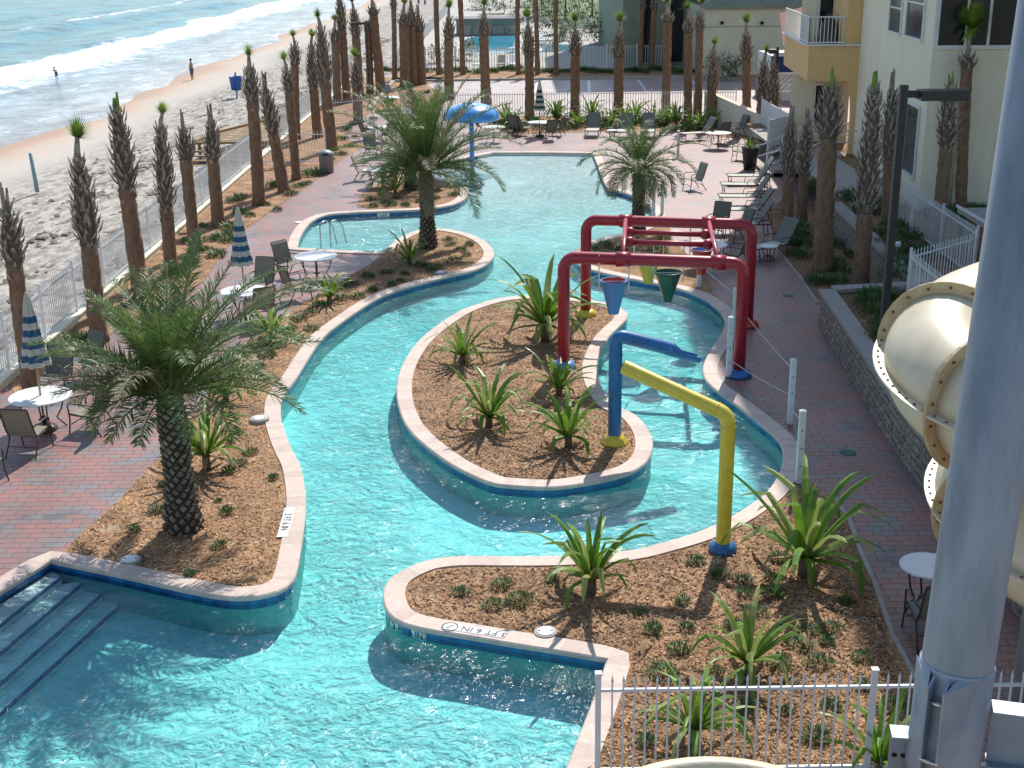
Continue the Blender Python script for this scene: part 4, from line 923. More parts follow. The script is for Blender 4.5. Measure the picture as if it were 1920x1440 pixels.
for x, y in [(580, 590), (600, 575), (655, 535), (670, 558), (690, 520), (735, 535), (752, 528), (725, 512), (560, 600), (840, 450), (865, 470), (880, 460), (850, 490), (760, 515), (700, 545), (520, 650), (500, 668), (815, 505), (875, 480), (790, 500), (845, 460), (585, 618), (540, 620), (485, 690), (640, 560)]:
    shrub(G(x, y, .012), rs.choice((0, 2, 2)), rs.uniform(.9, 1.4), 'low spreading green shrub in the bed between the tables and the river', 'low shrubs along the river bed', rs.choice(('shrub', 'shrub2', 'shrub')), rs.uniform(0, 6))
for x, y in [(695, 375), (720, 380), (745, 372), (700, 388), (820, 358), (815, 372), (850, 366), (735, 385), (760, 385), (790, 378)]: shrub(G(x, y, .012), rs.choice((0, 2)), rs.uniform(.9, 1.4), 'low green shrub in the second bed behind the spa inlet', 'low shrubs in the second bed', 'shrub2' if rs.random() < .5 else 'shrub', rs.uniform(0, 6))
for x, y in [(120, 655), (140, 640), (165, 640), (345, 500), (358, 492), (385, 470), (398, 450), (420, 445), (432, 428), (380, 425), (440, 378), (448, 372), (500, 385), (520, 395), (545, 365), (560, 350), (575, 345), (585, 330), (640, 262), (655, 275), (640, 290), (665, 258), (650, 245), (620, 300), (600, 322), (330, 515), (300, 540), (470, 405), (575, 325), (700, 225), (735, 218), (690, 245), (355, 455), (780, 190), (800, 175), (760, 180), (730, 190), (660, 232), (405, 480), (250, 575), (450, 400), (512, 350), (430, 452)]:
    shrub(G(x, y, .012), rs.choice((0, 2, 2)), rs.uniform(1.2, 2.2), 'low green shrub between the beach fence palms', 'low shrubs along the beach fence', rs.choice(('shrub', 'shrub2', 'shrub2')), rs.uniform(0, 6))
for x, y in [(1110, 470), (1130, 480), (1150, 490), (1165, 470), (1235, 470), (1250, 490), (1215, 455), (1140, 462), (1195, 490), (1240, 450)]: shrub(G(x, y, .012), rs.choice((0, 2)), rs.uniform(1.1, 1.7), 'low shrub around the right date palm behind the red frame', 'low shrubs by the right date palm', rz=rs.uniform(0, 6))
for x, y in [(1490, 430), (1500, 445), (1510, 460), (1485, 460), (1570, 530), (1585, 545), (1575, 510), (1565, 490), (1500, 480), (1535, 530), (1600, 480), (1575, 460)]: shrub(G(x, y, .012), rs.choice((0, 2)), rs.uniform(1.6, 2.4), 'dark shrub in the shaded bed among the hotel palms', 'dark shrubs in the shaded bed', rz=rs.uniform(0, 6))
for x in range(930, 1420, 14): shrub(G(x + rs.uniform(-5, 5), rs.uniform(226, 246), .012), rs.choice((0, 2)), rs.uniform(2.2, 3.4), 'bushy green hedge plant behind the far deck chairs', 'hedge plants behind the far deck chairs', rs.choice(('shrub', 'shrub2')), rs.uniform(0, 6))
for x in range(700, 1320, 16): shrub(G(x + rs.uniform(-5, 5), rs.uniform(131, 139), .012), rs.choice((0, 2)), rs.uniform(2.0, 3.6), 'low shrub in the bed at the far side of the parking court', 'low shrubs beyond the parking court', rs.choice(('shrub', 'shrub2')), rs.uniform(0, 6))

# fallen leaves on the beds
FL = [None]
for k, (px, py, rz, lab) in enumerate([(1516, 1222, 1.3, 'pale curled dead leaf standing out in the front planter near the walkway'), (1205, 1235, 1.1, 'long dry leaf lying right of the pool corner'), (1330, 1292, 2.2, 'dry leaf lying near the front fence rail'), (985, 622, .5, 'pale dry leaf beside the tall island lily'), (905, 700, 2.6, 'dry leaf between two island lilies'), (1010, 765, .2, 'dry leaf in the middle of the island'), (300, 1040, .4, 'dry frond piece in front of the big date palm'), (235, 990, .9, 'dry leaf left of the big date palm foot')]):
    if FL[0] is None:
        b = MB(); prev = None
        for j in range(9):
            f = j / 8; w_ = .05 * math.sin(math.pi * (f * .9 + .06)); p = Vector((f * .42, .06 * math.sin(f * 3), .02 + .10 * math.sin(f * 2.6))); i = b.pts([p - Vector((0, w_, 0)), p + Vector((0, 0, -.012)), p + Vector((0, w_, 0))])
            if prev is not None: b.idx((prev, prev + 1, i + 1, i)); b.idx((prev + 1, prev + 2, i + 2, i + 1))
            prev = i
        o = b.build('fallen_leaf', M['lilyd']); FL[0] = o
    else: o = FL[0].copy(); COL.objects.link(o)
    o.location = G(px, py, .015); o.rotation_euler = (0, 0, rz); tag(o, lab, 'fallen leaf', 'fallen leaves on the mulch')
# ------------------------------------------------------------------ spray frame (red), blue chute, yellow pipe
def H_at(px, py, base): return AT(px, py, base.y).z
fl, fr_, bl, br = G(1057, 690), G(1387, 712), G(1098, 592), G(1401, 612)
fr_ = V(fr_.x + .02, fl.y - (fl.y - fr_.y) * .75)
t = thing('spray_frame', 'red tubular water play frame straddling the river with two arches and ladder bars', 'play frame', tuple(fl), world=True)
HT = 2.52; rt = .135
def arch(a, c, ha, hc, name='arch'):
    b = MB(); d = (c - a); A = a + V(0, 0, ha); C = c + V(0, 0, hc); u = (C - A).normalized(); k = .28; path = [a, A - V(0, 0, k)]
    for q in range(1, 6):
        f = q / 6 * math.pi / 2; path.append(A - V(0, 0, k) + V(0, 0, k * math.sin(f)) + u * k * (1 - math.cos(f)))
    path += [A + u * k, C - u * k]
    for q in range(1, 6):
        f = q / 6 * math.pi / 2; path.append(C - u * k + u * k * math.sin(f) - V(0, 0, k * (1 - math.cos(f))))
    path += [C - V(0, 0, k), c]
    b.tube(path, rt, 14); return b.build(name, M['red'], t, True)
HF = H_at(1060, 482, fl); HFR = H_at(1394, 494, fr_); HB = H_at(1106, 412, bl); HBR = H_at(1398, 421, br)
for a, c, ha, hc in ((fl, fr_, HF, HFR), (bl, br, HB, HBR)):
    o = arch(a, c, ha, hc)
    for p, hh in ((a, ha), (c, hc)):
        b = MB(); z = hh - .42
        for q in range(7):
            an = -R(160) + R(140) * q / 6; e = V(math.cos(an) * (rt + .002), math.sin(an) * (rt + .002), 0)
            an2 = an + R(11); e2 = V(math.cos(an2) * (rt + .004), math.sin(an2) * (rt + .004), 0)
            b.face([p + e + V(0, 0, z), p + e2 + V(0, 0, z), p + e2 + V(0, 0, z + .025), p + e + V(0, 0, z + .025)]); b.face([p + e2 + V(0, 0, z + .025), p + e2 * 1.002 + V(0, 0, z), p + e * 1.0 + V(0, 0, z + .05), p + e + V(0, 0, z + .055)])
        b.build('collar_stripe', M['rope'], o).parent = t
def on(a, c, ha, hc, f): return (a + V(0, 0, ha)).lerp(c + V(0, 0, hc), f)
r1a, r1b = on(fl, fr_, HF, HFR, .335), on(bl, br, HB, HBR, .245); r2a, r2b = on(fl, fr_, HF, HFR, .86), on(bl, br, HB, HBR, .745)
rails = []
for p, q in ((r1a, r1b), (r2a, r2b)):
    b = MB(); b.tube([p + V(0, 0, .05), q + V(0, 0, .05)], .055, 10)
    b.build('side_rail', M['pink'], t, True)
for P_ in (r1a, r1b, r2a, r2b):
    b = MB(); d = V(1, 0, 0); b.tube([P_ - d * .16, P_ + d * .16], rt + .028, 14); b.build('sleeve', M['red'], t, True)
for f in (.42, .68):
    p, q = r1a.lerp(r1b, f), r2a.lerp(r2b, f); b = MB(); b.tube([p, q], .062, 10); b.build('rung', M['red'], t, True)
    for e in (p.lerp(q, .06), p.lerp(q, .93)):
        b = MB(); b.tube([e - V(.11, 0, 0), e - V(.05, 0, 0), e + V(.05, 0, 0), e + V(.11, 0, 0)], [.07, .125, .125, .07], 12); b.build('union', M['red'], t, True)
for p, mt_ in ((fl, 'ltblue'), (fr_, 'blue'), (bl, 'yellow'), (br, 'orange')):
    b = MB(); b.lathe([(.28, .0), (.29, .05), (.24, .13), (.15, .18)], p, 20); b.build('base_cover', M[mt_], t, True)
def bucket(label, c, r, h, out, inn, ropes, rtop=None, foot=.35, band=None):
    k = thing('tipping_bucket', label, 'bucket', tuple(c), group='tipping buckets hung from the red frame')
    b = MB(); b.lathe([(r * foot, -h), (r, 0), (r + .02, .01), (r + .02, .035), (r * .96, .035)], n=28, cap=False); b.build('shell', M[out], k, True)
    b = MB(); b.lathe([(r * .95, .034), (r * foot * .9, -h + .03), (0.001, -h + .03)], n=28, cap=False); b.build('lining', M[inn], k, True)
    b = MB(); b.tube([(-r - .06, 0, .0), (r + .06, 0, .0)], .014, 6); b.build('axle', M['steel'], k)
    for sx, hh in zip((-1, 1), ropes):
        b = MB(); b.bar((sx * (r + .05), 0, -.22), (sx * (r + .05), 0, hh), .028, .012); b.build('hanger', M['white'], k)
def bpos(px, py, f, side='f'):   # point under arch/rungs
    Y = {'f': fl.y - .25, 'm': r1a.lerp(r1b, .42).y, 'n': r1a.lerp(r1b, .68).y, 'b': bl.y - .4}[side]; return AT(px, py, Y)
for args in (('light blue bucket with red inside hanging from the front bar', (1151, 528), 'f', .275, .72, 'ltblue', 'orange', 478),
             ('dark green cone bucket hanging from the lower rung', (1253, 512), 'm', .30, .68, 'green', 'green', 455),
             ('yellow cone bucket half behind the front bar', (1216, 484), 'n', .30, .62, 'yellow', 'yellow', 432),
             ('orange bucket with blue rim hanging from the back bar', (1316, 470), 'b', .25, .60, 'orange', 'ltblue', 412)):
    lb, (x, y), sd_, r, h, o_, i_, ty = args; c = bpos(x, y, 0, sd_); top = AT(x, ty, c.y).z
    bucket(lb, c, r, h, o_, i_, (top - c.z, top - c.z), foot=.42 if sd_ in 'fb' else .3)
# blue chute
P0 = G(1152, 832); t = thing('water_chute', 'blue pipe with an open scoop end and yellow foot on the island tip', 'water chute', tuple(P0), world=True)
zt_ = H_at(1156, 628, P0); r = .127; E1 = P0 + V(0, 0, zt_); tipz = H_at(1312, 667, P0); TIP = AT(1312, 668, P0.y + .25); u = (TIP - E1).normalized()
b = MB(); k = .16; path = [P0, E1 - V(0, 0, k)] + [E1 - V(0, 0, k) + V(0, 0, k * math.sin(f)) + u * k * (1 - math.cos(f)) for f in (.4, .8, 1.2)] + [E1 + u * k]
L_ = (TIP - E1).length; path.append(E1 + u * L_ * .62); b.tube(path, r, 16, caps=False); b.build('pipe', M['blue'], t, True)
b = MB(); N = 10; a0 = E1 + u * L_ * .62; sd_ = u.cross(V(0, 0, 1)).normalized(); up_ = sd_.cross(u); prev = None
for q in range(N + 1):
    f = q / N; c = a0.lerp(TIP, f); op = math.pi * (1 - .5 * min(1, f / .5) ** .8)
    ring = []
    for j in range(13):
        an = -math.pi / 2 - op + 2 * op * j / 12; ring.append(c + (sd_ * math.cos(an) + up_ * math.sin(an)) * r)
    for kk in (0, 1):
        pass
    i = b.pts(ring)
    if prev is not None:
        for j in range(12): b.idx((prev + j, prev + j + 1, i + j + 1, i + j))
    prev = i
o = b.build('scoop', M['blue'], t, True); sm = o.modifiers.new('thick', 'SOLIDIFY'); sm.thickness = .012
b = MB(); c = a0 - u * .02; b.tube([c, c + u * .03], r + .01, 16); b.build('joint', M['ltblue'], t, True)
b = MB(); b.lathe([(.26, .0), (.27, .05), (.2, .15), (.13, .2)], P0, 8); b.build('base_cover', M['yellow'], t)
# yellow pipe
P0 = G(1355, 1034); t = thing('water_pipe', 'yellow bent pipe with a blue foot in the front planter, reaching over the water', 'water pipe', tuple(P0), world=True)
zt_ = H_at(1373, 778, P0); E1 = P0 + V(0, 0, zt_); TIP = AT(1170, 688, P0.y + .85); u = (TIP - E1).normalized(); k = .15; r = .115
path = [P0, E1 - V(0, 0, k)] + [E1 - V(0, 0, k) + V(0, 0, k * math.sin(f)) + u * k * (1 - math.cos(f)) for f in (.4, .8, 1.2)] + [E1 + u * k, TIP]
b = MB(); b.tube(path, r, 16, caps=False); b.build('pipe', M['yellow'], t, True)
b = MB(); b.tube([TIP - u * .01, TIP + u * .012], r - .004, 16); b.build('nozzle_plate', M['black'], t)
for c in (E1 - V(0, 0, k + .04), E1 + u * (k + .04)):
    b = MB(); d = V(0, 0, 1) if c.z < E1.z - .1 and abs(c.x - E1.x) < .02 else u; b.tube([c - d * .012, c + d * .012], r + .006, 16); b.build('weld', M['yellow'], t, True)
b = MB(); b.lathe([(.2, .0), (.225, .06), (.2, .12), (.13, .17)], P0, 20); b.build('base_cover', M['blue'], t, True)

# ------------------------------------------------------------------ white rope posts
def rpost(px, py, ty, label, hw=.055, z=0.03):
    p = G(px, py, z); h = AT(px, ty, p.y).z - z; t = thing('rope_post', label, 'post', tuple(p), group='white rope posts round the river')
    b = MB(); b.box((0, 0, h / 2), (hw * 2, hw * 2, h)); b.build('shaft', M['white'], t, bevel=.008)
    b = MB(); b.lathe([(hw * 1.5, h), (hw * 1.45, h + .02), (0, h + .045)][:2] + [(0.001, h + .05)], n=4); o = b.build('cap', M['white'], t); o.rotation_euler = (0, 0, R(45))
    for f in (.25, .5, .75): b = MB(); b.lathe([(.014, 0), (.014, .006), (0, .006)], n=8); o = b.build('eyelet', M['dark'], t); o.location = (0, -hw, h * f); o.rotation_euler = (R(90), 0, 0)
    return p, h
pp = {}
for n_, a in enumerate([(1366, 706, 596, 'white post in front of the red frame right leg'), (1376, 640, 542, 'white post just behind the red frame right leg'), (1481, 794, 676, 'white post left of the last one by the wide water bend'), (1497, 905, 772, 'nearest white post by the front planter corner'),
                        (1225, 408, 344, 'left post of the white pair behind the right date palm'), (1241, 402, 338, 'right post of the white pair behind the right date palm'), (1271, 293, 246, 'white post alone on the far deck right of the pool'), (1310, 538, 490, 'short white post under the orange bucket')]):
    pp[n_] = rpost(*a)
def rope(i, j, fi, fj, label):
    (a, h1), (c, h2) = pp[i], pp[j]; A = a + V(0, -.03, h1 * fi); C = c + V(0, -.03, h2 * fj); b = MB()
    b.tube([A.lerp(C, q / 8) - V(0, 0, .035 * math.sin(math.pi * q / 8)) for q in range(9)], .009, 5); tag(b.build('guide_rope', M['rope']), label, 'rope', 'ropes between the white posts')
rope(1, 2, .75, .85, 'upper rope from the red frame to the white post by the water bend'); rope(0, 2, .3, .45, 'lower rope from the red frame to the white post by the water bend'); rope(2, 3, .25, .9, 'short rope joining the two nearest white posts'); rope(7, 1, .9, .9, 'rope running behind the red frame to its white post')
p3 = G(1489, 806, .5)

# ------------------------------------------------------------------ hand rail in the spa inlet
a = G(602, 466); t = thing('hand_rail', 'bent steel hand rail at the spa inlet steps', 'hand rail', tuple(a), world=True)
for dx in (0, .5):
    z1 = H_at(602, 418, a); b = MB(); q = a + V(dx * .6, dx * .2)
    b.tube([q, q + V(0, 0, z1 - .12), q + V(.03, .1, z1 - .02), q + V(.14, .35, z1), q + V(.3, .75, z1 - .25), q + V(.38, .95, z1 - .9)], .024, 8); b.build('rail', M['steel'], t, True)

# ------------------------------------------------------------------ furniture
def table(px, py, r, label, legs=4, z=.72, group='round white deck tables'):
    c = G(px, py, z); t = thing('round_table', label, 'table', (c.x, c.y, 0), random.Random(px).uniform(0, 1.5), group)
    b = MB(); b.lathe([(0.001, z - .02), (r - .03, z - .03), (r, z - .018), (r, z), (r - .012, z + .01), (0.001, z + .012)], n=40); b.build('table_top', M['whitetop'], t)
    b = MB(); b.tube([(r * .72 * math.cos(a * .3927), r * .72 * math.sin(a * .3927), z - .05) for a in range(17)], .014, 6, caps=False); b.build('apron_ring', M['bronze'], t)
    for k in range(legs):
        a = 2 * math.pi * k / legs; u = Vector((math.cos(a), math.sin(a), 0)); b = MB(); b.tube([u * r * .72 + V(0, 0, z - .04), u * r * .60 + V(0, 0, z * .55), u * r * .42 + V(0, 0, z * .3), u * r * .70 + V(0, 0, 0.0)], .016, 6); b.build('leg', M['bronze'], t, True)
    b = MB(); b.lathe([(.10, z * .3), (.10, z * .3 + .02)], n=10); b.build('lower_ring', M['bronze'], t)
    return t
def make_chair(mk='sling'):
    t = thing('sling_chair', '', 'chair'); w = .27
    def row(pts, name, th=.02):
        b = MB(); 
        for (y0, z0), (y1, z1) in zip(pts, pts[1:]):
            b.face([(-w, y0, z0), (w, y0, z0), (w, y1, z1), (-w, y1, z1)])
        o = b.build(name, M[mk], t); s_ = o.modifiers.new('t', 'SOLIDIFY'); s_.thickness = .012; return o
    row([(.25, .42), (.1, .40), (-.1, .375), (-.21, .39)], 'seat'); row([(-.21, .39), (-.27, .5), (-.33, .72), (-.40, .95), (-.44, 1.0)], 'backrest')
    for s_ in (-1, 1):
        x = s_ * (w + .012)
        b = MB(); b.tube([(x, .27, .41), (x, .1, .39), (x, -.2, .385), (x, -.27, .5), (x, -.34, .72), (x, -.42, .96), (x, -.45, 1.01)], .016, 6); b.build('side_rail', M['bronze'], t, True)
        b = MB(); b.tube([(x * 1.08, .30, 0), (x * 1.08, .25, .3), (x * 1.08, .27, .60), (x * 1.1, .18, .645), (x * 1.1, -.1, .63), (x * 1.04, -.32, .62)], .015, 6); b.build('arm', M['bronze'], t, True)
        b = MB(); b.tube([(x, -.16, .385), (x * 1.02, -.26, .2), (x * 1.06, -.40, 0)], .015, 6); b.build('leg', M['bronze'], t, True)
    for y_, z_, r_ in ((.255, .2, .011), (-.29, .2, .011), (-.45, 1.01, .016)): b = MB(); b.tube([(-w, y_, z_), (w, y_, z_)], r_, 6); b.build('cross_bar', M['bronze'], t)
    return t
chairs = {}
def chair(px, py, ang, label, group, mk='sling', z=0.0):
    """ang: where the chair faces, degrees anticlockwise from +X"""
    loc = tuple(G(px, py, z)); rz = R(ang - 90)
    if mk not in chairs: t = make_chair(mk); chairs[mk] = t; t.location = loc; t.rotation_euler = (0, 0, rz); tag(t, label, None, group); return t
    return dup(chairs[mk], loc, rz, label, group)
def make_lounge():
    t = thing('sun_lounger', '', 'sun lounger'); w = .31
    def row(pts, name):
        b = MB()
        for (y0, z0), (y1, z1) in zip(pts, pts[1:]): b.face([(-w, y0, z0), (w, y0, z0), (w, y1, z1), (-w, y1, z1)])
        o = b.build(name, M['slingg'] if name == 'backrest' else M['sling2'], t); s_ = o.modifiers.new('t', 'SOLIDIFY'); s_.thickness = .014
    row([(1.0, .36), (.6, .345), (.2, .34), (-.25, .345)], 'seat'); row([(-.25, .35), (-.45, .62), (-.66, .95), (-.74, 1.05)], 'backrest')
    for s_ in (-1, 1):
        x = s_ * (w + .015)
        b = MB(); b.tube([(x, 1.03, .37), (x, .2, .355), (x, -.7, .355)], .019, 6); b.build('side_rail', M['bronze'], t, True)
        b = MB(); b.tube([(x, -.25, .36), (x, -.46, .63), (x, -.76, 1.07)], .016, 6); b.build('back_rail', M['bronze'], t, True)
        b = MB(); b.tube([(x, .95, .36), (x, .9, .0)], .017, 6); b.build('leg', M['bronze'], t, True)
        b = MB(); b.tube([(x, -.55, .355), (x, -.6, .0)], .017, 6); b.build('leg', M['bronze'], t, True)
        b = MB(); b.tube([(x * 1.1, .1, .36), (x * 1.12, .05, .56), (x * 1.12, -.3, .57), (x * 1.02, -.42, .57)], .014, 6); b.build('arm', M['bronze'], t, True)
        b = MB(); b.tube([(x, -.62, .9), (x, -.7, .36)], .01, 5); b.build('prop', M['bronze'], t)
    for y_, z_, r_ in ((1.03, .37, .018), (.91, .12, .012), (-.59, .1, .012)): b = MB(); b.tube([(-w, y_, z_), (w, y_, z_)], r_, 6); b.build('cross_bar', M['bronze'], t)
    return t
M['sling2'] = mat('pale sling fabric', (.56, .55, .47, 1), (.48, .47, .40, 1), 20, .8)
LG = [None]
def lounge(px, py, ang, label, group):
    loc = tuple(G(px, py)); rz = R(ang - 90)
    if LG[0] is None: LG[0] = make_lounge(); LG[0].location = loc; LG[0].rotation_euler = (0, 0, rz); return tag(LG[0], label, None, group)
    return dup(LG[0], loc, rz, label, group)
def umbrella(px, py, ty, label, blue='canb', zbot=1.12, open_=False, base=True):
    c = G(px, py, .72); top = AT(px - 1, ty, c.y).z; t = thing('closed_umbrella', label, 'umbrella', (c.x, c.y, 0), group='closed striped umbrellas')
    b = MB(); b.tube([(0, 0, .05), (0, 0, top)], .022, 10); b.build('pole', M['pole'], t, True)
    if base: b = MB(); b.lathe([(.25, 0), (.25, .04), (.2, .09), (.05, .12), (.04, .3)], n=20); b.build('base', M['bronze'], t, True)
    b = MB(); n = 40; NS = 44; zb = top - 1.42 if top > 2.3 else zbot
    prof = [(.235 - .0 * k, 0) for k in range(1)]
    P_ = []
    for k in range(NS + 1): f = k / NS; rr_ = .24 * (1 - f) ** .75 * (1 - .18 * math.sin(math.pi * f)) + .018; P_.append((rr_, zb + (top + .05 - zb) * f))
    b.lathe(P_, n=n, fold=lambda a, k: 1 + .24 * math.cos(8 * a + .3 * math.sin(k * .2)))
    # stripes: horizontal bands on the lower two thirds
    b.m = []
    for k in range(NS):
        f = k / NS; band = f < .72 and (int((f + .02) / .085) % 2 == 1)
        b.m += [1 if band else 0] * n
    b.m += [0] * (len(b.f) - len(b.m)); b.build('canopy', [M['canw'], M[blue]], t, True)
    b = MB(); b.tube([(0, 0, zb + .42), (0, 0, zb + .46)], .17, 14); b.build('strap', M[blue], t); 
    return t
TG = 'round white deck tables'; CG = 'tan sling chairs around the left tables'; CF = 'sling chairs on the far deck'; LGf = 'sun loungers along the far deck hedge'; LGr = 'sun loungers in a row on the right deck'
table(76, 742, .61, 'nearest white table with palm shadow stripes under a closed umbrella'); umbrella(76, 742, 552, 'nearest closed blue and cream striped umbrella at the left edge')
table(457, 545, .61, 'white table with closed umbrella behind the big date palm'); umbrella(458, 545, 392, 'closed striped umbrella through the middle left table')
table(592, 480, .62, 'white table without umbrella next to the spa inlet')
chair(58, 846, 82, 'tan sling chair seen from behind at the lower left edge', CG); chair(172, 806, 165, 'sling chair turned sideways right of the nearest table', CG)
chair(108, 738, 265, 'grey backed chair behind the nearest table, facing the camera', CG, 'slingg'); chair(-26, 900, 40, 'chair cut by the left photo edge', CG)
chair(162, 712, 235, 'chair hidden under the date palm fronds behind the nearest table', CG, 'slingg')
chair(490, 556, 255, 'chair with low sunlit back behind the middle left table', CG); chair(490, 604, 120, 'chair in front of the middle left table behind the fronds', CG)
chair(545, 520, 320, 'sling chair at the far left of the table without umbrella', CG); chair(558, 562, 35, 'sling chair at the near left of the table without umbrella', CG)
CP_ = 'sling chairs behind the middle date palm'
table(706, 318, .55, 'small table among the chairs left of the middle date palm', z=.7); chair(682, 338, 0, 'chair with curved side facing right, left of the middle date palm', CP_); chair(728, 350, 150, 'chair with striped back beside the left date palm fronds', CP_); chair(700, 296, 300, 'chair at the back of the small table by the left bed', CP_, 'slingg')
table(712, 238, .6, 'white table at the far left deck corner under the fronds'); chair(690, 262, 30, 'chair left of the far left corner table', CP_, 'slingg'); chair(730, 268, 120, 'chair right of the far left corner table', CP_, 'slingg')
table(734, 182, .6, 'far left white table with a small closed umbrella'); umbrella(728, 182, 158, 'small closed umbrella far left beyond the deck', blue='canb', base=False)
table(925, 238, .55, 'white table right of the blue mushroom canopy'); chair(905, 252, 20, 'chair under the right rim of the blue canopy', CF, 'slingg')
table(1012, 229, .6, 'white table under the green striped umbrella')
M['cang'] = mat('umbrella green stripe', (.03, .09, .09, 1), (.025, .07, .07, 1), 10, .85)
umbrella(1012, 229, 152, 'closed green and white striped umbrella on the far deck', blue='cang')
chair(985, 254, 20, 'chair left of the table with the green umbrella', CF, 'slingg'); chair(1043, 254, 160, 'chair right of the table with the green umbrella', CF, 'slingg'); chair(968, 252, 60, 'outermost left chair of the far table group', CF, 'slingg'); chair(1030, 262, 110, 'near chair of the table with the green umbrella', CF, 'slingg')
lounge(1112, 254, 262, 'first far lounger from the left, facing the pool', LGf); lounge(1170, 256, 255, 'second far lounger right of the small side table', LGf); lounge(1215, 256, 262, 'third far lounger behind the right date palm top', LGf); lounge(1312, 262, 200, 'far lounger facing left beside the lone white post', LGf)
table(1148, 244, .28, 'small white side table between the first two far loungers', z=.42); table(1347, 249, .6, 'white table with a dark ashtray near the tan ramp wall')
b = MB(); c = G(1336, 247, .735); b.lathe([(.07, 0), (.08, .03), (.06, .03), (.05, .01), (0.001, .01)], n=14); o = b.build('ashtray', M['dark'], loc=(0, 0, 0)); o.location = c; tag(o, 'dark ashtray on the table near the tan ramp wall', 'ashtray')
chair(1382, 256, 200, 'dark chair backed against the tan ramp wall', CF, 'slingg'); chair(1388, 300, 150, 'sling chair left of the tall dark planter pot', CF); chair(1350, 268, 120, 'chair in front of the table with the ashtray', CF, 'slingg')
table(1325, 458, .6, 'white table behind the orange bucket of the red frame')
CT = 'sling chairs round the table behind the red frame'
chair(1345, 440, 240, 'grey backed chair behind the table beyond the red frame', CT, 'slingg'); chair(1382, 452, 200, 'chair right of the table seen through the red frame', CT, 'slingg'); chair(1378, 500, 150, 'near chair right of the table seen through the red frame', CT); chair(1300, 356, 200, 'chair alone behind the right date palm fronds', CT)
for k, (x, y) in enumerate([(1402, 362), (1400, 385), (1405, 410), (1412, 345), (1402, 438)]):
    lounge(x, y, 178 + k, ['lounger third from the back in the right row', 'lounger with the longest sunlit seat in the right row', 'lounger fourth from the back in the right row', 'farthest lounger of the right row by the planter pot', 'nearest lounger of the right row, half behind the red frame'][k], LGr)
lounge(1450, 478, 215, 'separate lounger in the shade under the slim dark palm', LGr); table(1442, 461, .27, 'small white side table in the shade right of the red frame', z=.45)
table(1742, 1060, .40, 'shaded white round table between the walkway and the grey pole'); chair(1745, 1196, 90, 'dark chair beside the grey pole under the slide', 'chairs at the walkway table', 'slingg')

# trash can, planter pot
c = G(613, 324); t = thing('trash_can', 'grey round trash can with a dark lid by the deck edge', 'trash can', tuple(c))
b = MB(); b.lathe([(.29, 0), (.31, .7), (.33, .72)], n=24); b.build('drum', M['greyc'], t, True); b = MB(); b.lathe([(.34, .72), (.34, .80), (.26, .90), (.12, .96), (.001, .97)], n=24); b.build('lid', M['galv'], t, True); b = MB(); b.box((0, -.3, .81), (.26, .1, .07)); b.build('opening', M['black'], t)
c = G(1405, 318); t = thing('planter_pot', 'tall black planter pot with a spiky plant left of the stairs', 'planter', tuple(c))
b = MB(); b.lathe([(.24, 0), (.34, .85), (.37, .9), (.37, .95), (.32, .95), (.30, .88), (.001, .88)], n=24); b.build('pot', M['dark'], t, True)
A, B_, D, S = lily_mesh(99, 26, .62, .05, .1); A.v = [(x, y, z + .85) for x, y, z in A.v]; A.build('plant', M['lily'], t)

M['teal_recess'] = mat('teal footing', (.25, .52, .55, 1))
# ------------------------------------------------------------------ blue mushroom canopy in the pool
c = G(886, 330, -.1); t = thing('mushroom_canopy', 'big glossy blue mushroom canopy standing in the far pool', 'canopy', tuple(c)); rim = AT(886, 224, c.y).z - c.z; topz = AT(886, 191, c.y).z - c.z; rad = 1.16
b = MB(); prof = [(.001, rim + .02)] + [(rad - .1, rim), (rad, rim), (rad + .01, rim + .10)] + [(rad * math.cos(R(a)) + 0, rim + .12 + (topz - rim - .16) * math.sin(R(a))) for a in range(6, 76, 7)] + [(.16, topz - .03), (.15, topz), (.001, topz)]
M['sky'] = mat('glossy blue fibreglass', (.06, .36, .80, 1), (.05, .30, .70, 1), 1.5, .25, coat=.5)
b.lathe(prof, n=40); b.build('dome', M['sky'], t, True)
b = MB(); b.tube([(0, 0, -.3), (0, 0, rim)], .10, 16); b.build('stem', M['sky'], t, True)
b = MB(); b.lathe([(.85, -.06), (.85, -.035), (.001, -.035)], n=36); b.build('recess_disc', M['teal_recess'], t)  # flat disc; the darker look of a deeper recess is painted on
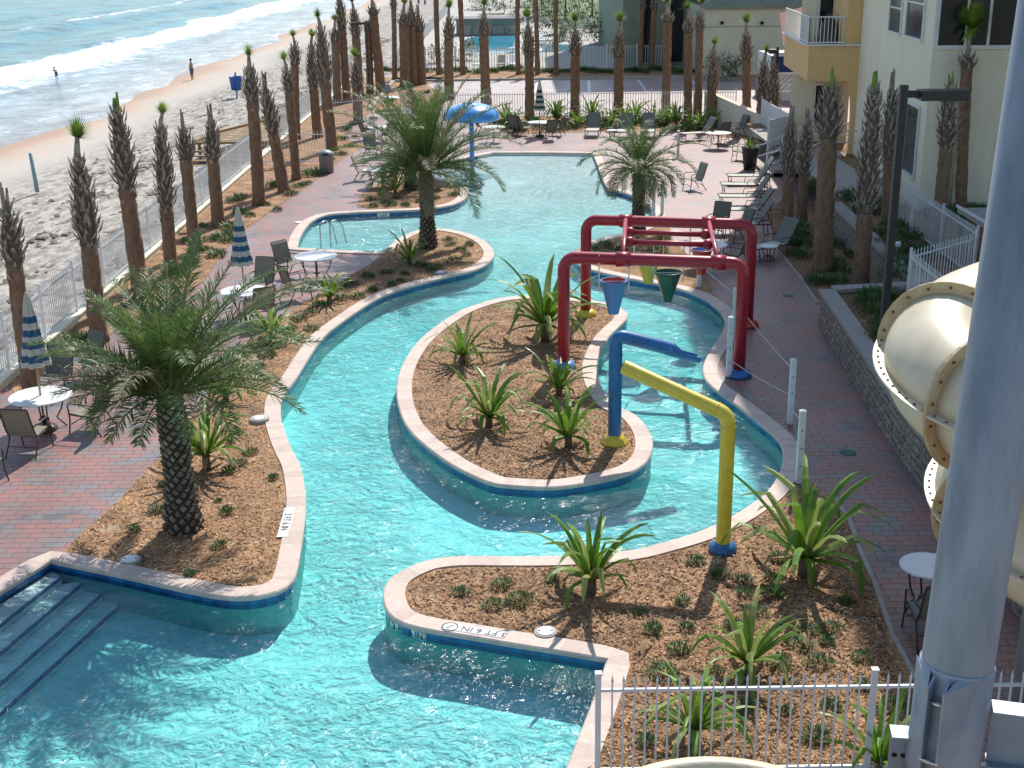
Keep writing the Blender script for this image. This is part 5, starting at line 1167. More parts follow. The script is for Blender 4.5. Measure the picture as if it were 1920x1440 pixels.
# ------------------------------------------------------------------ white picket fences
def fence(label, P, h=1.32, sp=.125, pitch=2.4, mt='white', group='white metal picket fences', pk=.018, post=.05, finial=True, low=.12, ends=(True, True), top=.16):
    t = thing('picket_fence', label, 'fence', tuple(P[0]), group=group, world=True)
    for si, (A, B) in enumerate(zip(P, P[1:])):
        L_ = (B - A).length; n = max(1, round(L_ / pitch)); d = (B - A) / n; u = (B - A).normalized()
        for k in range(n + 1):
            if k == n and si < len(P) - 2: continue
            p = A + d * k; b = MB(); b.box((p.x, p.y, p.z + (h + .05) / 2), (post, post, h + .05), math.atan2(u.y, u.x)); b.box((p.x, p.y, p.z + h + .06), (post * 1.25, post * 1.25, .02), math.atan2(u.y, u.x)); b.build('post', M[mt], t)
        for k in range(n):
            p, q = A + d * k + u * post / 2, A + d * (k + 1) - u * post / 2; b = MB()
            for z in (low, h - top): b.bar(p + V(0, 0, z), q + V(0, 0, z), .032, .035)
            m_ = max(1, int((q - p).length / sp)); 
            for j in range(1, m_ + 1):
                c = p.lerp(q, (j) / (m_ + 1)); b.bar(c + V(0, 0, low - .05), c + V(0, 0, h - .04), pk, pk)
                if finial:
                    i = b.pts([c + V(-.018, 0, h - .05), c + V(0, -.018, h - .05), c + V(.018, 0, h - .05), c + V(0, .018, h - .05), c + V(0, 0, h + .03), c + V(0, 0, h - .08)])
                    for e in range(4): b.idx((i + e, i + (e + 1) % 4, i + 4)); b.idx((i + (e + 1) % 4, i + e, i + 5))
            b.build('picket_panel', M[mt], t)
    return t
fx = FENCE_X - .12
t = thing('low_wall', 'low cream kerb wall carrying the beach fence', 'wall', (fx, 20, 0)); b = MB(); b.box2((-.13, 0, -.75), (.13, 76, .16)); b.build('body', M['stucco2'], t); b = MB(); b.box2((-.16, 0, .163), (.16, 76, .2)); b.build('cap', M['stucco2'], t)
fence('long white picket fence along the beach on the low cream wall', [V(fx, 20, .2), V(fx, 58.4, .2)], h=1.28, sp=.13)
fence('white picket fence along the beach beyond the gate opening', [V(fx, 61, .2), V(fx, 95, .2)], h=1.28, sp=.16, finial=False)
a, c = G(560, 306, .05), G(612, 306, .05); fence('short white fence across the gate opening left of the trash can', [V(fx + .2, a.y, .02), V(c.x, c.y, .02)], h=1.45, sp=.15, pitch=3)
a, c = G(626, 236, .05), G(700, 228, .05); fence('short white fence across the far corner of the left deck', [V(a.x, a.y, .0), V(c.x, c.y, .0)], h=1.4, sp=.16, pitch=3)
fence('white picket fence between the far deck hedge and the parking court', [V(-6, 72.6, 0), V(12.6, 72.0, 0)], h=1.35, sp=.15, finial=False, pk=.03)
fence('white fence of the neighbouring property beyond the parking court', [V(-8.6, 100.7, 0), V(12.2, 100.7, 0)], h=1.75, sp=.2, finial=False, pk=.05, post=.12)
fence('white fence between the beach and the neighbouring pool', [V(-8.6, 101.2, 0), V(-8.6, 190, 0)], h=1.2, sp=.4, finial=False, pk=.08, post=.12, pitch=6)
# front fence
FT = 1.33; Yf = 12.35; L0 = V(AT(1122, 1262, Yf).x, Yf, 0); ztop = AT(1122, 1262, Yf).z
Pm = AT(1640, 1266, Yf); fence('nearest white picket fence at the bottom right with spear tips', [L0, V(Pm.x, Yf, 0), V(Pm.x * 2 - L0.x, Yf, 0), V(Pm.x * 2 - L0.x + 1.5, Yf, 0)], h=ztop - .06, sp=.125, pitch=4, pk=.019, post=.062)
# terrace fences
TZ = .8
q1, q2 = V(9.37, 29.25, TZ), V(11.54, 31.1, TZ); hp = AT(1707, 470, q1.y).z - TZ
fence('white fence corner on the raised terrace near the slide', [V(9.25, 17, TZ), q1, q2], h=hp, sp=.135, group='white fences on the raised terrace', pitch=2.9)
fence('white fence on the raised terrace running back to the hotel wall', [V(11.75, 31.6, TZ), V(11.95, 40.2, TZ)], h=hp, sp=.135, group='white fences on the raised terrace', pitch=2.9)

# ------------------------------------------------------------------ retaining walls and terrace
def rwall(label, P, h, th=.34):
    t = thing('retaining_wall', label, 'wall', tuple(P[0]), group='grey block retaining walls', world=True)
    b = MB(); c = MB()
    for A, B in zip(P, P[1:]):
        u = (B - A).normalized(); n = V(u.y, -u.x); n = n if n.x > 0 else -n
        if abs(u.y) < .3: n = V(0, 1)
        L_ = (B - A).length; k = max(1, int(L_ / .1)); rows = 6
        # rough split face
        rs = random.Random(int(L_ * 100)); i0 = len(b.v)
        for j in range(rows * 2 + 1):
            z = h * j / (rows * 2)
            for q in range(k + 1): p = A.lerp(B, q / k) - n * (rs.uniform(-.01, .022) if 0 < q < k else 0); b.v.append((p.x, p.y, z))
        for j in range(rows * 2):
            for q in range(k): b.idx((i0 + j * (k + 1) + q, i0 + j * (k + 1) + q + 1, i0 + (j + 1) * (k + 1) + q + 1, i0 + (j + 1) * (k + 1) + q))
        A2, B2 = A + n * th, B + n * th
        b.face([(A2.x, A2.y, 0), (B2.x, B2.y, 0), (B2.x, B2.y, h), (A2.x, A2.y, h)])
        A3, B3 = A - n * .04 - u * .04, B - n * .04 + u * .04; A4, B4 = A2 + n * .02 - u * .04, B2 + n * .02 + u * .04
        for z0, z1 in ((h, h + .09),):
            v = [(p.x, p.y, z) for z in (z0, z1) for p in (A3, B3, B4, A4)]; i = c.pts(v)
            for f in ((0, 1, 2, 3), (4, 5, 6, 7), (0, 1, 5, 4), (1, 2, 6, 5), (2, 3, 7, 6), (3, 0, 4, 7)): c.idx([i + e for e in f])
    b.build('block_face', M['block'], t); c.build('cap_stone', M['cap'], t); return t
rwall('long grey block retaining wall beside the shaded walkway', [V(7.0, 10), V(7.1, 22), V(7.6, 30.4)], .84)
rwall('short return of the block wall behind the shaded bed corner', [V(7.98, 30.42), V(10.0, 30.7)], .84)
rwall('far block retaining wall behind the thick hotel palms', [V(10.05, 31.1), V(10.2, 34.2), V(10.5, 41.5)], .84)
sheet('terrace', [[V(7.3, 10), V(40, 10), V(40, 62), V(11.4, 62), V(11.4, 50), V(10.8, 50), V(10.8, 41.4), V(10.4, 31.0), V(7.9, 30.75), V(7.4, 22)]], .80, M['mulch_dark'])
b = MB(); b.box2((11.2, 41.5, .8), (13.1, 60, .83)); structure(b.build('terrace_path', M['conc']))
rs = random.Random(31)
for x, y in [(1640, 590), (1655, 610), (1670, 560), (1680, 590), (1665, 640), (1650, 560), (1690, 620), (1640, 560), (1625, 570), (1700, 640), (1672, 610), (1655, 440), (1670, 460), (1685, 430), (1690, 480), (1660, 400), (1680, 400), (1700, 450), (1610, 380), (1620, 400), (1640, 385), (1530, 350), (1600, 372), (1720, 480), (1700, 500), (1680, 520)]:
    shrub(G(x, y, TZ + .01), rs.choice((0, 2)), rs.uniform(1.8, 3.0), 'leafy green plant in the raised planter behind the block walls', 'leafy plants on the raised terrace', rs.choice(('shrub', 'shrub2')), rs.uniform(0, 6))
for k in range(26):
    shrub(V(13.4 + k * .45, 39.6 + rs.uniform(-.5, .4), TZ), rs.choice((0, 2)), rs.uniform(2.4, 3.2), 'ground cover clump along the foot of the hotel wall', 'ground cover by the hotel wall', 'shrub', rs.uniform(0, 6))
p = G(1681, 484, TZ); t = thing('path_light', 'small white path light beside the dark lamp post', 'path light', tuple(p)); b = MB(); b.lathe([(.02, 0), (.02, .35)], n=8); b.build('stem', M['white'], t); b = MB(); b.lathe([(.09, .33), (.1, .42), (.06, .46)], n=12); b.build('shade', M['white'], t)
# counter with dark void beside the terrace fence
t = thing('service_platform', 'grey topped platform with a dark void beneath behind the terrace fence', 'platform', (12.1, 28, TZ), world=True)
b = MB(); b.box2((12.1, 27.0, 2.02), (17, 34.2, 2.14)); b.build('top_slab', M['conc'], t); b = MB(); b.bar((12.08, 27, 2.2), (12.08, 34.2, 2.2), .06); b.build('edge_rail', M['white'], t)
b = MB(); b.box2((13.8, 27.2, .8), (13.9, 34, 2.01)); b.build('void_shade_panel', M['black'], t)  # black sheet standing in for the shade under the slab
for y in (27.1, 30.6, 34.1): b = MB(); b.box2((12.15, y - .05, .8), (12.27, y + .05, 2.015)); b.build('post', M['dark'], t)

# ------------------------------------------------------------------ hotel
NW = Vector((14.0, 52.3, 0)); SW = Vector((13.06, 40.5, 0))
def on_plane(px, py, A, B):
    n = Vector((B.y - A.y, A.x - B.x, 0)); d = ray(px, py); o = Vector((0, 0, CAMH)); t_ = (A - o).dot(n) / d.dot(n); return o + d * t_
HT_ = thing('hotel_building', 'tall cream hotel with tan balcony block and dark windows on the right', 'building', (14, 41, TZ), world=True)
b = MB(); HTOP = 27.0
east = V(45, SW.y - 3.4)
b.face([SW + V(0, 0, .5), NW + V(0, 0, .5), NW + V(0, 0, HTOP), SW + V(0, 0, HTOP)]); b.face([SW + V(0, 0, .5), east + V(0, 0, .5), east + V(0, 0, HTOP), SW + V(0, 0, HTOP)]); b.build('wall', M['stucco2'], HT_)
b = MB(); rr = [V(12.35, 33.5), V(45, 32), V(45, 75), V(12.35, 57.5)]
for k in range(4):
    p, q = rr[k], rr[(k + 1) % 4]; b.face([(p.x, p.y, 9.6), (q.x, q.y, 9.6), (q.x, q.y, HTOP), (p.x, p.y, HTOP)])
b.face([(p.x, p.y, HTOP) for p in rr]); b.face([(p.x, p.y, 9.6) for p in rr][::-1]); b.build('shade_upper_storeys', M['stucco'], HT_)  # unseen upper mass, its overhang shaped to cast the walkway shade
def window(px0, py0, px1, py1, A, B, mull=(), trans=(), parent=HT_, fw=.09, gm='glass', out=None):
    """a framed window on the vertical plane through A, B between two photo columns"""
    p, q = on_plane(px0, py0, A, B), on_plane(px1, py1, A, B); z0 = min(on_plane(px0, py1, A, B).z, q.z); z1 = max(p.z, on_plane(px1, py0, A, B).z)
    p.z = q.z = 0; u = (q - p).normalized(); W = (q - p).length; n = Vector((u.y, -u.x, 0)); n = n if n.dot(Vector((0, 0, 0)) - p) > 0 else -n
    f = MB(); ang = math.atan2(u.y, u.x)
    def bx(s0, s1, a, c, o0, o1, b_):
        m_ = p + u * (s0 + s1) / 2 + n * (o0 + o1) / 2; b_.box((m_.x, m_.y, (a + c) / 2), (s1 - s0, o1 - o0, c - a), ang)
    bx(-fw, 0, z0 - fw, z1 + fw, .0, .07, f); bx(W, W + fw, z0 - fw, z1 + fw, .0, .07, f); bx(0, W, z0 - fw, z0, .002, .09, f); bx(0, W, z1, z1 + fw, .002, .07, f)
    for s in mull: bx(W * s - fw * .35, W * s + fw * .35, z0, z1, .01, .06, f)
    for s in trans: bx(0, W, z0 + (z1 - z0) * s - fw * .3, z0 + (z1 - z0) * s + fw * .3, .012, .055, f)
    o = f.build('window', M['white'], parent); g_ = MB(); bx(0, W, z0, z1, .004, .02, g_); o2 = g_.build('pane', M[gm], None); 
    pl = Vector(parent.get('_o')); o2.parent = o; o2.location = -pl; return o
window(1676, -40, 1690, 58, SW, NW, trans=(.45,)); window(1710, -60, 1731, 68, SW, NW, trans=(.5,))
window(1681, 200, 1717, 306, SW, NW, mull=(.5,))
window(1776, -120, 1904, 84, SW, east, mull=(.64,), fw=.12)
dp_ = on_plane(1797, 200, SW, east); dz = on_plane(1797, 340, SW, east).z
b = MB(); b.tube([(dp_.x, dp_.y - .06, .8), (dp_.x, dp_.y - .06, 9.4)], .045, 8); b.build('downspout', M['stucco'], HT_, True)
# tan balcony block
Cw = on_plane(1517, 85, NW, NW + V(-10, .9)); Cw.z = 0; Ce = on_plane(1622, 85, NW, NW + V(-10, .9)); Ce.z = 0
zb_ = on_plane(1517, 152, NW, NW + V(-10, .9)).z; zt2 = on_plane(1517, 86, NW, NW + V(-10, .9)).z
b = MB(); bk = V(.6, 7.5)
for A, B in ((Cw, Ce), (Cw, Cw + bk)): b.face([A + V(0, 0, zb_), B + V(0, 0, zb_), B + V(0, 0, zt2), A + V(0, 0, zt2)])
b.face([Cw + V(0, 0, zb_), Ce + V(0, 0, zb_), Ce + bk + V(0, 0, zb_), Cw + bk + V(0, 0, zb_)]); b.face([Cw + V(0, 0, zt2), Ce + V(0, 0, zt2), Ce + bk + V(0, 0, zt2), Cw + bk + V(0, 0, zt2)])
# arch bracket down to the column
uu = (Ce - Cw).normalized(); W = (Ce - Cw).length; n_ = V(uu.y, -uu.x); pts = []
c0 = W * .70; colx = W * .84; zl = zb_ - 1.6
arc = [(c0 + (colx - c0) * math.sin(k / 8 * math.pi / 2), zb_ - (zb_ - zl) * (1 - math.cos(k / 8 * math.pi / 2))) for k in range(9)]
front = [Cw + uu * s + V(0, 0, z) for s, z in arc] + [Cw + uu * colx + V(0, 0, .8), Ce + V(0, 0, .8), Ce + V(0, 0, zb_)]
b.face(front); b.face([p + V(.03, .35) for p in front][::-1])
for p, q in zip(front[:10], front[1:10]): b.face([p, q, q + V(.03, .35), p + V(.03, .35)])
b.build('balcony_block', M['tan'], HT_)
b = MB(); b.bar(Cw + V(-.06, -.06, zt2 + .03), Ce + V(0, -.06, zt2 + .03), .16, .06); b.bar(Cw + V(-.06, 0, zt2 + .03), Cw + bk + V(-.06, 0, zt2 + .03), .16, .06); b.build('balcony_ledge', M['white'], HT_)
b = MB(); hr = 1.1
for A, B in ((Cw, Ce), (Cw, Cw + bk)):
    for z in (.12, hr): b.bar(A + V(0, .08, zt2 + z), B + V(0, .08, zt2 + z), .05)
    L_ = (B - A).length; k = int(L_ / .14)
    for q in range(k + 1): c = A.lerp(B, q / k) + V(0, .08); b.bar(c + V(0, 0, zt2 + .08), c + V(0, 0, zt2 + hr), .025)
b.build('balcony_railing', M['white'], HT_)
b = MB(); A = Cw + V(.2, 2.6); B = Ce + V(.4, 2.6); b.face([A + V(0, 0, zt2), B + V(0, 0, zt2), B + V(0, 0, 9.6), A + V(0, 0, 9.6)]); A2 = Cw + V(.1, 3.4); b.face([A2 + V(0, 0, .5), B + V(0, .8, .5), B + V(0, .8, zb_), A2 + V(0, 0, zb_)]); b.build('recessed_wall', M['stucco2'], HT_)
b = MB(); b.box2((Ce.x - .75, Ce.y + .05, zt2), (Ce.x - .02, Ce.y + 2.5, 9.6)); b.build('balcony_column', M['tan'], HT_)
A, B = Cw + V(.2, 2.55), Ce + V(.4, 2.55)
window(1542, -60, 1560, 78, A, B, gm='glass', fw=.08); window(1530, 160, 1544, 232, Cw + V(.1, 3.35), Ce + V(.4, 3.35), fw=.08); window(1548, 160, 1562, 240, Cw + V(.1, 3.35), Ce + V(.4, 3.35), fw=.08)
c = Cw + V(1.1, 1.4, zt2); t = thing('stacked_chairs', 'dark furniture pile on the hotel balcony behind the white railing', 'furniture', tuple(c)); b = MB(); b.lathe([(.55, 0), (.5, .3), (.28, .8), (.06, 1.15), (.001, 1.2)], n=9); b.build('cover', M['bronze'], t)
# stairs to the terrace with rails
t = thing('stairs', 'concrete stairs with white pipe railings between deck and hotel', 'stairs', (9.4, 50.5, 0), world=True)
S0 = G(1434, 330); b = MB()
for k in range(6): b.box2((S0.x + k * .32, S0.y - .2, 0), (S0.x + k * .32 + 2.6 - k * .32 + .6, S0.y + 1.9, .135 * (k + 1)))
b.build('step_block', M['conc'], t)
for dy in (-.25, 1.95):
    for zz in (.95, .5):
        b = MB(); b.tube([(S0.x, S0.y + dy, zz), (S0.x + .25, S0.y + dy, zz + .03), (S0.x + 2.1, S0.y + dy, zz + .85), (S0.x + 4.0, S0.y + dy, zz + .85)], .03, 6); b.build('rail', M['white'], t, True)
    for f, z in ((0, 0), (1.05, .4), (2.1, .82), (3.9, .82)): b = MB(); b.tube([(S0.x + f, S0.y + dy, 0), (S0.x + f, S0.y + dy, .95 + z)], .03, 6); b.build('rail_post', M['white'], t, True)
fence('tall white panel fence left of the hotel stairs', [V(12.1, 62.0, 0), V(12.1, 55.5, 0), V(10.9, 54.2, 0)], h=2.0, sp=.07, group='white fences by the hotel stairs', pk=.05, finial=False)
t = thing('ramp_wall', 'low tan sloping ramp wall at the right end of the far deck', 'wall', tuple(G(1372, 262)), world=True)
A, B, C_ = G(1368, 268), G(1440, 276), G(1346, 250); za = AT(1356, 204, C_.y + 3).z; b = MB()
a1, b1 = V(A.x - .2, A.y + 7), V(A.x + 1.6, A.y + 1)
b.face([a1, b1, b1 + V(0, 0, 1.15), a1 + V(0, 0, 1.7)]); b.face([a1 + V(.3, 0), b1 + V(.3, 0), b1 + V(.3, 0, 1.15), a1 + V(.3, 0, 1.7)]); b.face([a1 + V(0, 0, 1.7), b1 + V(0, 0, 1.15), b1 + V(.3, 0, 1.15), a1 + V(.3, 0, 1.7)])
b.face([b1, b1 + V(2.6, .1), b1 + V(2.6, .1, 1.15), b1 + V(0, 0, 1.15)]); b.face([b1 + V(0, 0, 1.15), b1 + V(2.6, .1, 1.15), b1 + V(2.6, .4, 1.15), b1 + V(0, .3, 1.15)]); b.build('wall_face', M['stucco'], t)
# ------------------------------------------------------------------ lamp posts
def lamp(px, py, z, ty, hw, label, arm, head, name='lamp_post'):
    p = G(px, py, z); tp = AT(px + (2 if px > 1600 else 0), ty, p.y); h = tp.z - z; t = thing('lamp_post', label, 'lamp post', tuple(p), group='dark square lamp posts')
    b = MB(); b.box((0, 0, h / 2), (hw * 2, hw * 2, h)); b.build('post', M['dark'], t); 
    b = MB(); b.bar((0, 0, h - .18), (arm, 0, h - .18), .08, .14); b.build('arm', M['dark'], t)
    b = MB(); b.box((arm + head / 2 * (1 if arm > 0 else -1), 0, h - .2), (head, .42, .2)); b.build('lamp_head', M['dark'], t, bevel=.01); return t
lamp(1654, 648, TZ, 160, .075, 'dark lamp post with a box head reaching right before the hotel', .32, .95); lamp(1449, 262, 0, 88, .06, 'thin lamp post with a box head left of the red roofed hut', -.05, .35); lamp(694, 196, 0, 38, .05, 'thin lamp post with a short arm among the beach palms', -.6, .3)
# ------------------------------------------------------------------ kiosk by the stairs
t = thing('kiosk', 'white hut with red tiled roof and navy awning beside the hotel', 'hut', (15, 78, 0), world=True); k0 = on_plane(1446, 100, V(0, 78), V(9, 78)); x0 = k0.x; x1 = on_plane(1530, 100, V(0, 78), V(9, 78)).x; ze = AT(1470, 104, 78).z; zr = AT(1500, 58, 78).z
b = MB(); b.box2((x0, 78, 0), (x1, 82, ze)); b.build('wall', M['white'], t)
b = MB(); b.face([(x0 + .6, 77.6, ze + .6), (x1, 77.6, zr - .3), (x1, 82, zr + 1.2), (x0 + 1.2, 82, zr + .8)]); b.build('roof', M['roof'], t)
b = MB(); b.face([(x0, 77.98, ze - .05), (x1, 77.98, ze - .05), (x1, 77.2, ze - .9), (x0, 77.2, ze - .9)]); b.build('awning', M['navy'], t)
t = thing('lattice_fence', 'white diagonal lattice fence below the navy awning', 'fence', (x0, 74, 0), world=True); b = MB(); lx0, lx1 = AT(1462, 150, 73).x, AT(1508, 150, 73).x; z0_, z1_ = AT(1480, 172, 73).z, AT(1480, 138, 73).z
k = 0
while k * .3 < lx1 - lx0 + (z1_ - z0_):
    for s in (1, -1):
        a0 = lx0 + k * .3 - (z1_ - z0_); p0, p1 = (a0, z0_), (a0 + (z1_ - z0_), z1_)
        if s < 0: p0, p1 = (p0[0], z1_), (p1[0], z0_)
        t0 = max(0, (lx0 - p0[0]) / (p1[0] - p0[0])); t1 = min(1, (lx1 - p0[0]) / (p1[0] - p0[0]))
        if t1 > t0: b.bar((p0[0] + (p1[0] - p0[0]) * t0, 73 + s * .02, p0[1] + (p1[1] - p0[1]) * t0), (p0[0] + (p1[0] - p0[0]) * t1, 73 + s * .02, p0[1] + (p1[1] - p0[1]) * t1), .05, .015)
    k += 1
b.build('lattice', M['white'], t); b = MB(); b.bar((lx0, 73, z1_), (lx1, 73, z1_), .08); b.bar((lx0, 73, z0_), (lx1, 73, z0_), .08); b.build('frame', M['white'], t)
# ------------------------------------------------------------------ neighbouring property
structure(sheet('neighbour_ground', [[V(-9, 101), V(120, 101), V(120, 420), V(-14, 420), V(-9, 180)]], -.01, mat('pale concrete ground', (.46, .43, .38, 1), (.38, .36, .31, 1), .4, .8)))
b = MB(); b.face([V(6, 150, .01), V(60, 150, .01), V(60, 400, .01), V(-2, 400, .01)]); structure(b.build('lawn', mat('lawn', (.10, .15, .05, 1), (.16, .22, .08, 1), .5, .9)))
M['npool'] = mat('neighbour pool water', (.05, .38, .60, 1), (.06, .45, .64, 1), .6, .08)
def npool(P, label):
    b = MB(); b.face([V(x, y, .03) for x, y in P]); structure(b.build('pool_water', M['npool'])); b = MB(); cx = sum(p[0] for p in P) / len(P); cy = sum(p[1] for p in P) / len(P)
    b.face([V(cx + (x - cx) * 1.09, cy + (y - cy) * 1.07, .015) for x, y in P]); structure(b.build('pool_coping', M['white']))
npool([(-4.4, 118), (.9, 117.5), (.9, 139), (-3.4, 139), (-4.6, 133)], ''); npool([(2.6, 118), (6.4, 118), (6.4, 126), (2.6, 126)], '')
t = thing('pool_bar', 'low grey green pool bar with open arches beyond the neighbouring pool', 'building', (-2, 141, 0), world=True)
h_ = AT(900, 38, 141).z; b = MB(); b.box2((-5.4, 145, 0), (1.4, 146, h_)); 
for x in (-5.4, -3.9, -1.9, -.4, 1.1): b.box2((x, 141, 0), (x + .3, 141.3, h_ - .45))
b.box2((-5.4, 141, h_ - .45), (1.4, 141.3, h_)); b.build('wall', M['seag'], t); b = MB(); b.box2((-5.6, 140.8, h_ + .003), (1.6, 146.2, h_ + .18)); b.build('roof', M['groof'], t)
b = MB(); b.box2((-5.0, 142.5, 0), (1.0, 143, 1.0)); b.build('counter', M['white'], t)
t = thing('dark_green_building', 'tall dark green building beyond the parking court', 'building', (9, 101.5, 0), world=True)
b = MB(); b.box2((8.95, 102.5, 0), (60, 130, 20.5)); b.build('wall', M['seagd'], t)
for x0, x1 in ((10.3, 11.3), (12.6, 13.6)): f = MB(); f.box2((x0, 102.42, .3), (x1, 102.48, 9)); o = f.build('window', M['glass'], t); f = MB(); f.box2((x0 - .12, 102.4, .2), (x0 - .02, 102.49, 9.1)); f.build('window_jamb', M['palew'], t)
t = thing('pale_building', 'low pale building with a grey roof edge behind the palms', 'building', (15, 93, 0), world=True); xw = AT(1318, 100, 94).x; zt3 = AT(1400, 12, 94).z
b = MB(); b.box2((xw, 94, 0), (40, 102, zt3)); b.build('wall', M['palew'], t); b = MB(); b.face([(xw - .2, 93.7, zt3 + .02), (40, 93.7, zt3 + .02), (40, 102, zt3 + 2.2), (xw - .2, 102, zt3 + 2.2)]); b.face([(xw - .2, 93.7, zt3 - .12), (40, 93.7, zt3 - .12), (40, 93.7, zt3 + .02), (xw - .2, 93.7, zt3 + .02)]); b.build('roof', M['seagd'], t)
zz = AT(1400, 49, 94).z; b = MB(); b.box2((xw, 93.97, zz - .04), (40, 93.995, zz)); b.build('string_course', M['seag'], t)
for px in (1354, 1429): q = AT(px, 43, 93.9); b = MB(); b.box((q.x, 93.93, q.z), (.22, .12, .2)); b.build('wall_lamp', M['black'], t)
def leafy(name, label, cat, c, rad, h, seed, group=None, n=900, m='tree', trunk=True, th=None):
    rs = random.Random(seed); t = thing(name, label, cat, tuple(c), group=group); b = MB()
    cl = [(Vector((rs.uniform(-1, 1) * rad * .7, rs.uniform(-1, 1) * rad * .7, (th or 0) + rs.uniform(.25, .85) * h)), rs.uniform(.3, .6) * rad) for _ in range(9)]
    for k in range(n):
        q, r = rs.choice(cl); d = Vector((rs.gauss(0, 1), rs.gauss(0, 1), rs.gauss(0, 1))).normalized(); p = q + d * r * rs.uniform(.5, 1.05); p.z = max(p.z, .05)
        blade(b, p, (d + Vector((rs.uniform(-1, 1), rs.uniform(-1, 1), rs.uniform(-.4, .6)))), rs.uniform(.18, .4) * max(.6, rad / 2), .12 * max(.7, rad / 2))
    b.build('crown' if trunk else 'foliage', M[m], t)
    if trunk: b = MB(); b.tube([(0, 0, 0), (.05, 0, (th or 0) * .6), (0, .05, (th or 0) + h * .5)], [.16, .12, .07], 7); b.build('trunk', M['trunk2'], t, True)
    return t
for k, (px, py, rad, h, lab) in enumerate([(862, 112, 1.6, 1.6, 'dark bush left of the neighbouring pool before the fence'), (828, 118, 1.3, 1.3, 'low bush behind the neighbouring fence near the beach'), (1120, 84, 1.8, 2.0, 'green bush right of the second pool strip'), (1030, 95, 1.2, 1.0, 'small bush before the second pool strip'),
     (945, 26, 3.0, 2.2, 'hedge clump behind the pool bar roof'), (1150, 84, 2.2, 3.6, 'dark bush at the corner of the dark green building'), (1190, 90, 2.0, 3.0, 'bush against the dark green building'), (985, 62, 2.2, 2.2, 'bush right of the pool bar'), (1040, 66, 2.4, 2.0, 'bush behind the second pool strip'), (1075, 74, 2.0, 2.0, 'bush right behind the second pool strip'), (1105, 52, 2.6, 2.8, 'tall bush on the lawn edge'), (1010, 38, 3.0, 2.6, 'hedge piece beyond the pool bar'), (1055, 28, 3.4, 3.0, 'far hedge piece under the far trees'), (1135, 60, 2.4, 3.2, 'bush near the dark green building corner'), (970, 14, 4.0, 3.0, 'farthest hedge behind the pool bar'), (905, 18, 3.0, 2.0, 'hedge left part behind the pool bar roof')]):
    leafy('bush', lab, 'bush', G(px, py), rad, h, 70 + k, 'bushes on the neighbouring property', 700, trunk=False)
for k, (px, lab) in enumerate([(1345, 'round bush at the foot of the pale wall, left one'), (1362, 'dark bush in the middle of the pale wall foot'), (1384, 'round bush at the foot of the pale wall, right one')]): leafy('bush', lab, 'bush', G(px, 150), 1.1, 1.5, 80 + k, 'bushes before the pale wall', 500, trunk=False)
for k, (px, py, rad, h, th, lab) in enumerate([(1000, 30, 3.2, 3, 3.5, 'far tree right of the pool bar'), (1060, 35, 3.5, 3, 4, 'far tree above the second pool strip'), (1110, 30, 3.2, 3, 3, 'far tree left of the dark green building'), (1150, 45, 3, 3, 3.2, 'dark tree touching the dark green building')]):
    leafy('tree', lab, 'tree', G(px, py), rad, h, 90 + k, 'far trees on the neighbouring lawn', 1500, th=th)
# pool side chairs of the neighbour
for k, (px, py) in enumerate([(885, 96), (962, 98), (1020, 82), (1050, 78), (1085, 62), (1010, 58), (1060, 60), (1100, 48), (900, 128), (940, 128), (965, 128)]):
    p = G(px, py, .0); o = thing('deck_lounger', 'pale lounger on the neighbouring pool deck', 'sun lounger', tuple(p), R(random.Random(k).uniform(60, 120)), 'loungers on the neighbouring pool deck')
    b = MB(); b.box((0, 0, .35), (1.9, .65, .08)); b.bar((.5, 0, .36), (1.15, 0, .9), .62, .06); b.build('bed', M['white' if k % 3 else 'sling'], o); b = MB()
    for x in (-.8, .7):
        for y in (-.28, .28): b = MB(); b.box((x, y, .16), (.05, .05, .31)); b.build('leg', M['white'], o)
# ------------------------------------------------------------------ boardwalk, beach bin, post
t = thing('boardwalk', 'tan timber boardwalk with broad steps beyond the beach fence', 'boardwalk', (-13.5, 62.7, -.8), world=True)
b = MB(); k = 0; y = 62.8
while y < 73:                                    # deck boards, each shorter than the last along the slanting beach side
    xl = -15.3 + (y - 62.8) * .12 if y < 66.5 else -14.85 + (y - 66.5) * .36; b.box2((xl, y, .05), (-11.6, y + .30, .10))
    if k % 2 == 0:
        for x in (-14.2, -13.2, -12.2):
            if x > xl: b.box2((x, y + .30, .05), (x + .35, y + .46, .10))
    y += .46; k += 1
b.build('planks', M['wood'], t)
for x in (-15.1, -13.4, -11.8): b = MB(); b.box2((x - .07, 62.9, -1.2), (x + .07, 63.04, .045)); b.build('post', M['wood'], t)
b = MB(); b.bar((-15.35, 62.75, .14), (-11.6, 62.75, .14), .14, .09); b.build('edge_beam', M['wood'], t)
b = MB(); b.bar((-15.35, 62.8, .16), (-14.9, 66.5, .16), .12, .12); b.bar((-14.9, 66.5, .16), (-12.5, 73, .16), .12, .12); b.build('kerb_rail', M['wood'], t)
for k in range(7): b = MB(); b.box2((-15.2, 62.6 - .42 * (k + 1), -.06 - .17 * (k + 1)), (-11.75, 62.6 - .42 * k - .07, -.17 * (k + 1))); b.build('step', M['wood'], t)
for x in (-15.28, -11.68): b = MB(); b.bar((x, 62.7, -.02), (x, 59.6, -1.26), .06, .3); b.build('stringer', M['wood'], t)
p = G(445, 189, -1.2); t = thing('beach_bin', 'blue bin hung on a post on the beach', 'bin', tuple(p)); b = MB(); b.tube([(0, 0, 0), (0, 0, 2.0)], .06, 8); b.build('post', M['ltblue'], t)
b = MB(); b.lathe([(.36, .75), (.46, 1.65), (.46, 1.7), (.42, 1.7), (.34, .8), (.001, .8)], n=16); b.build('drum', M['cblue'], t, True)
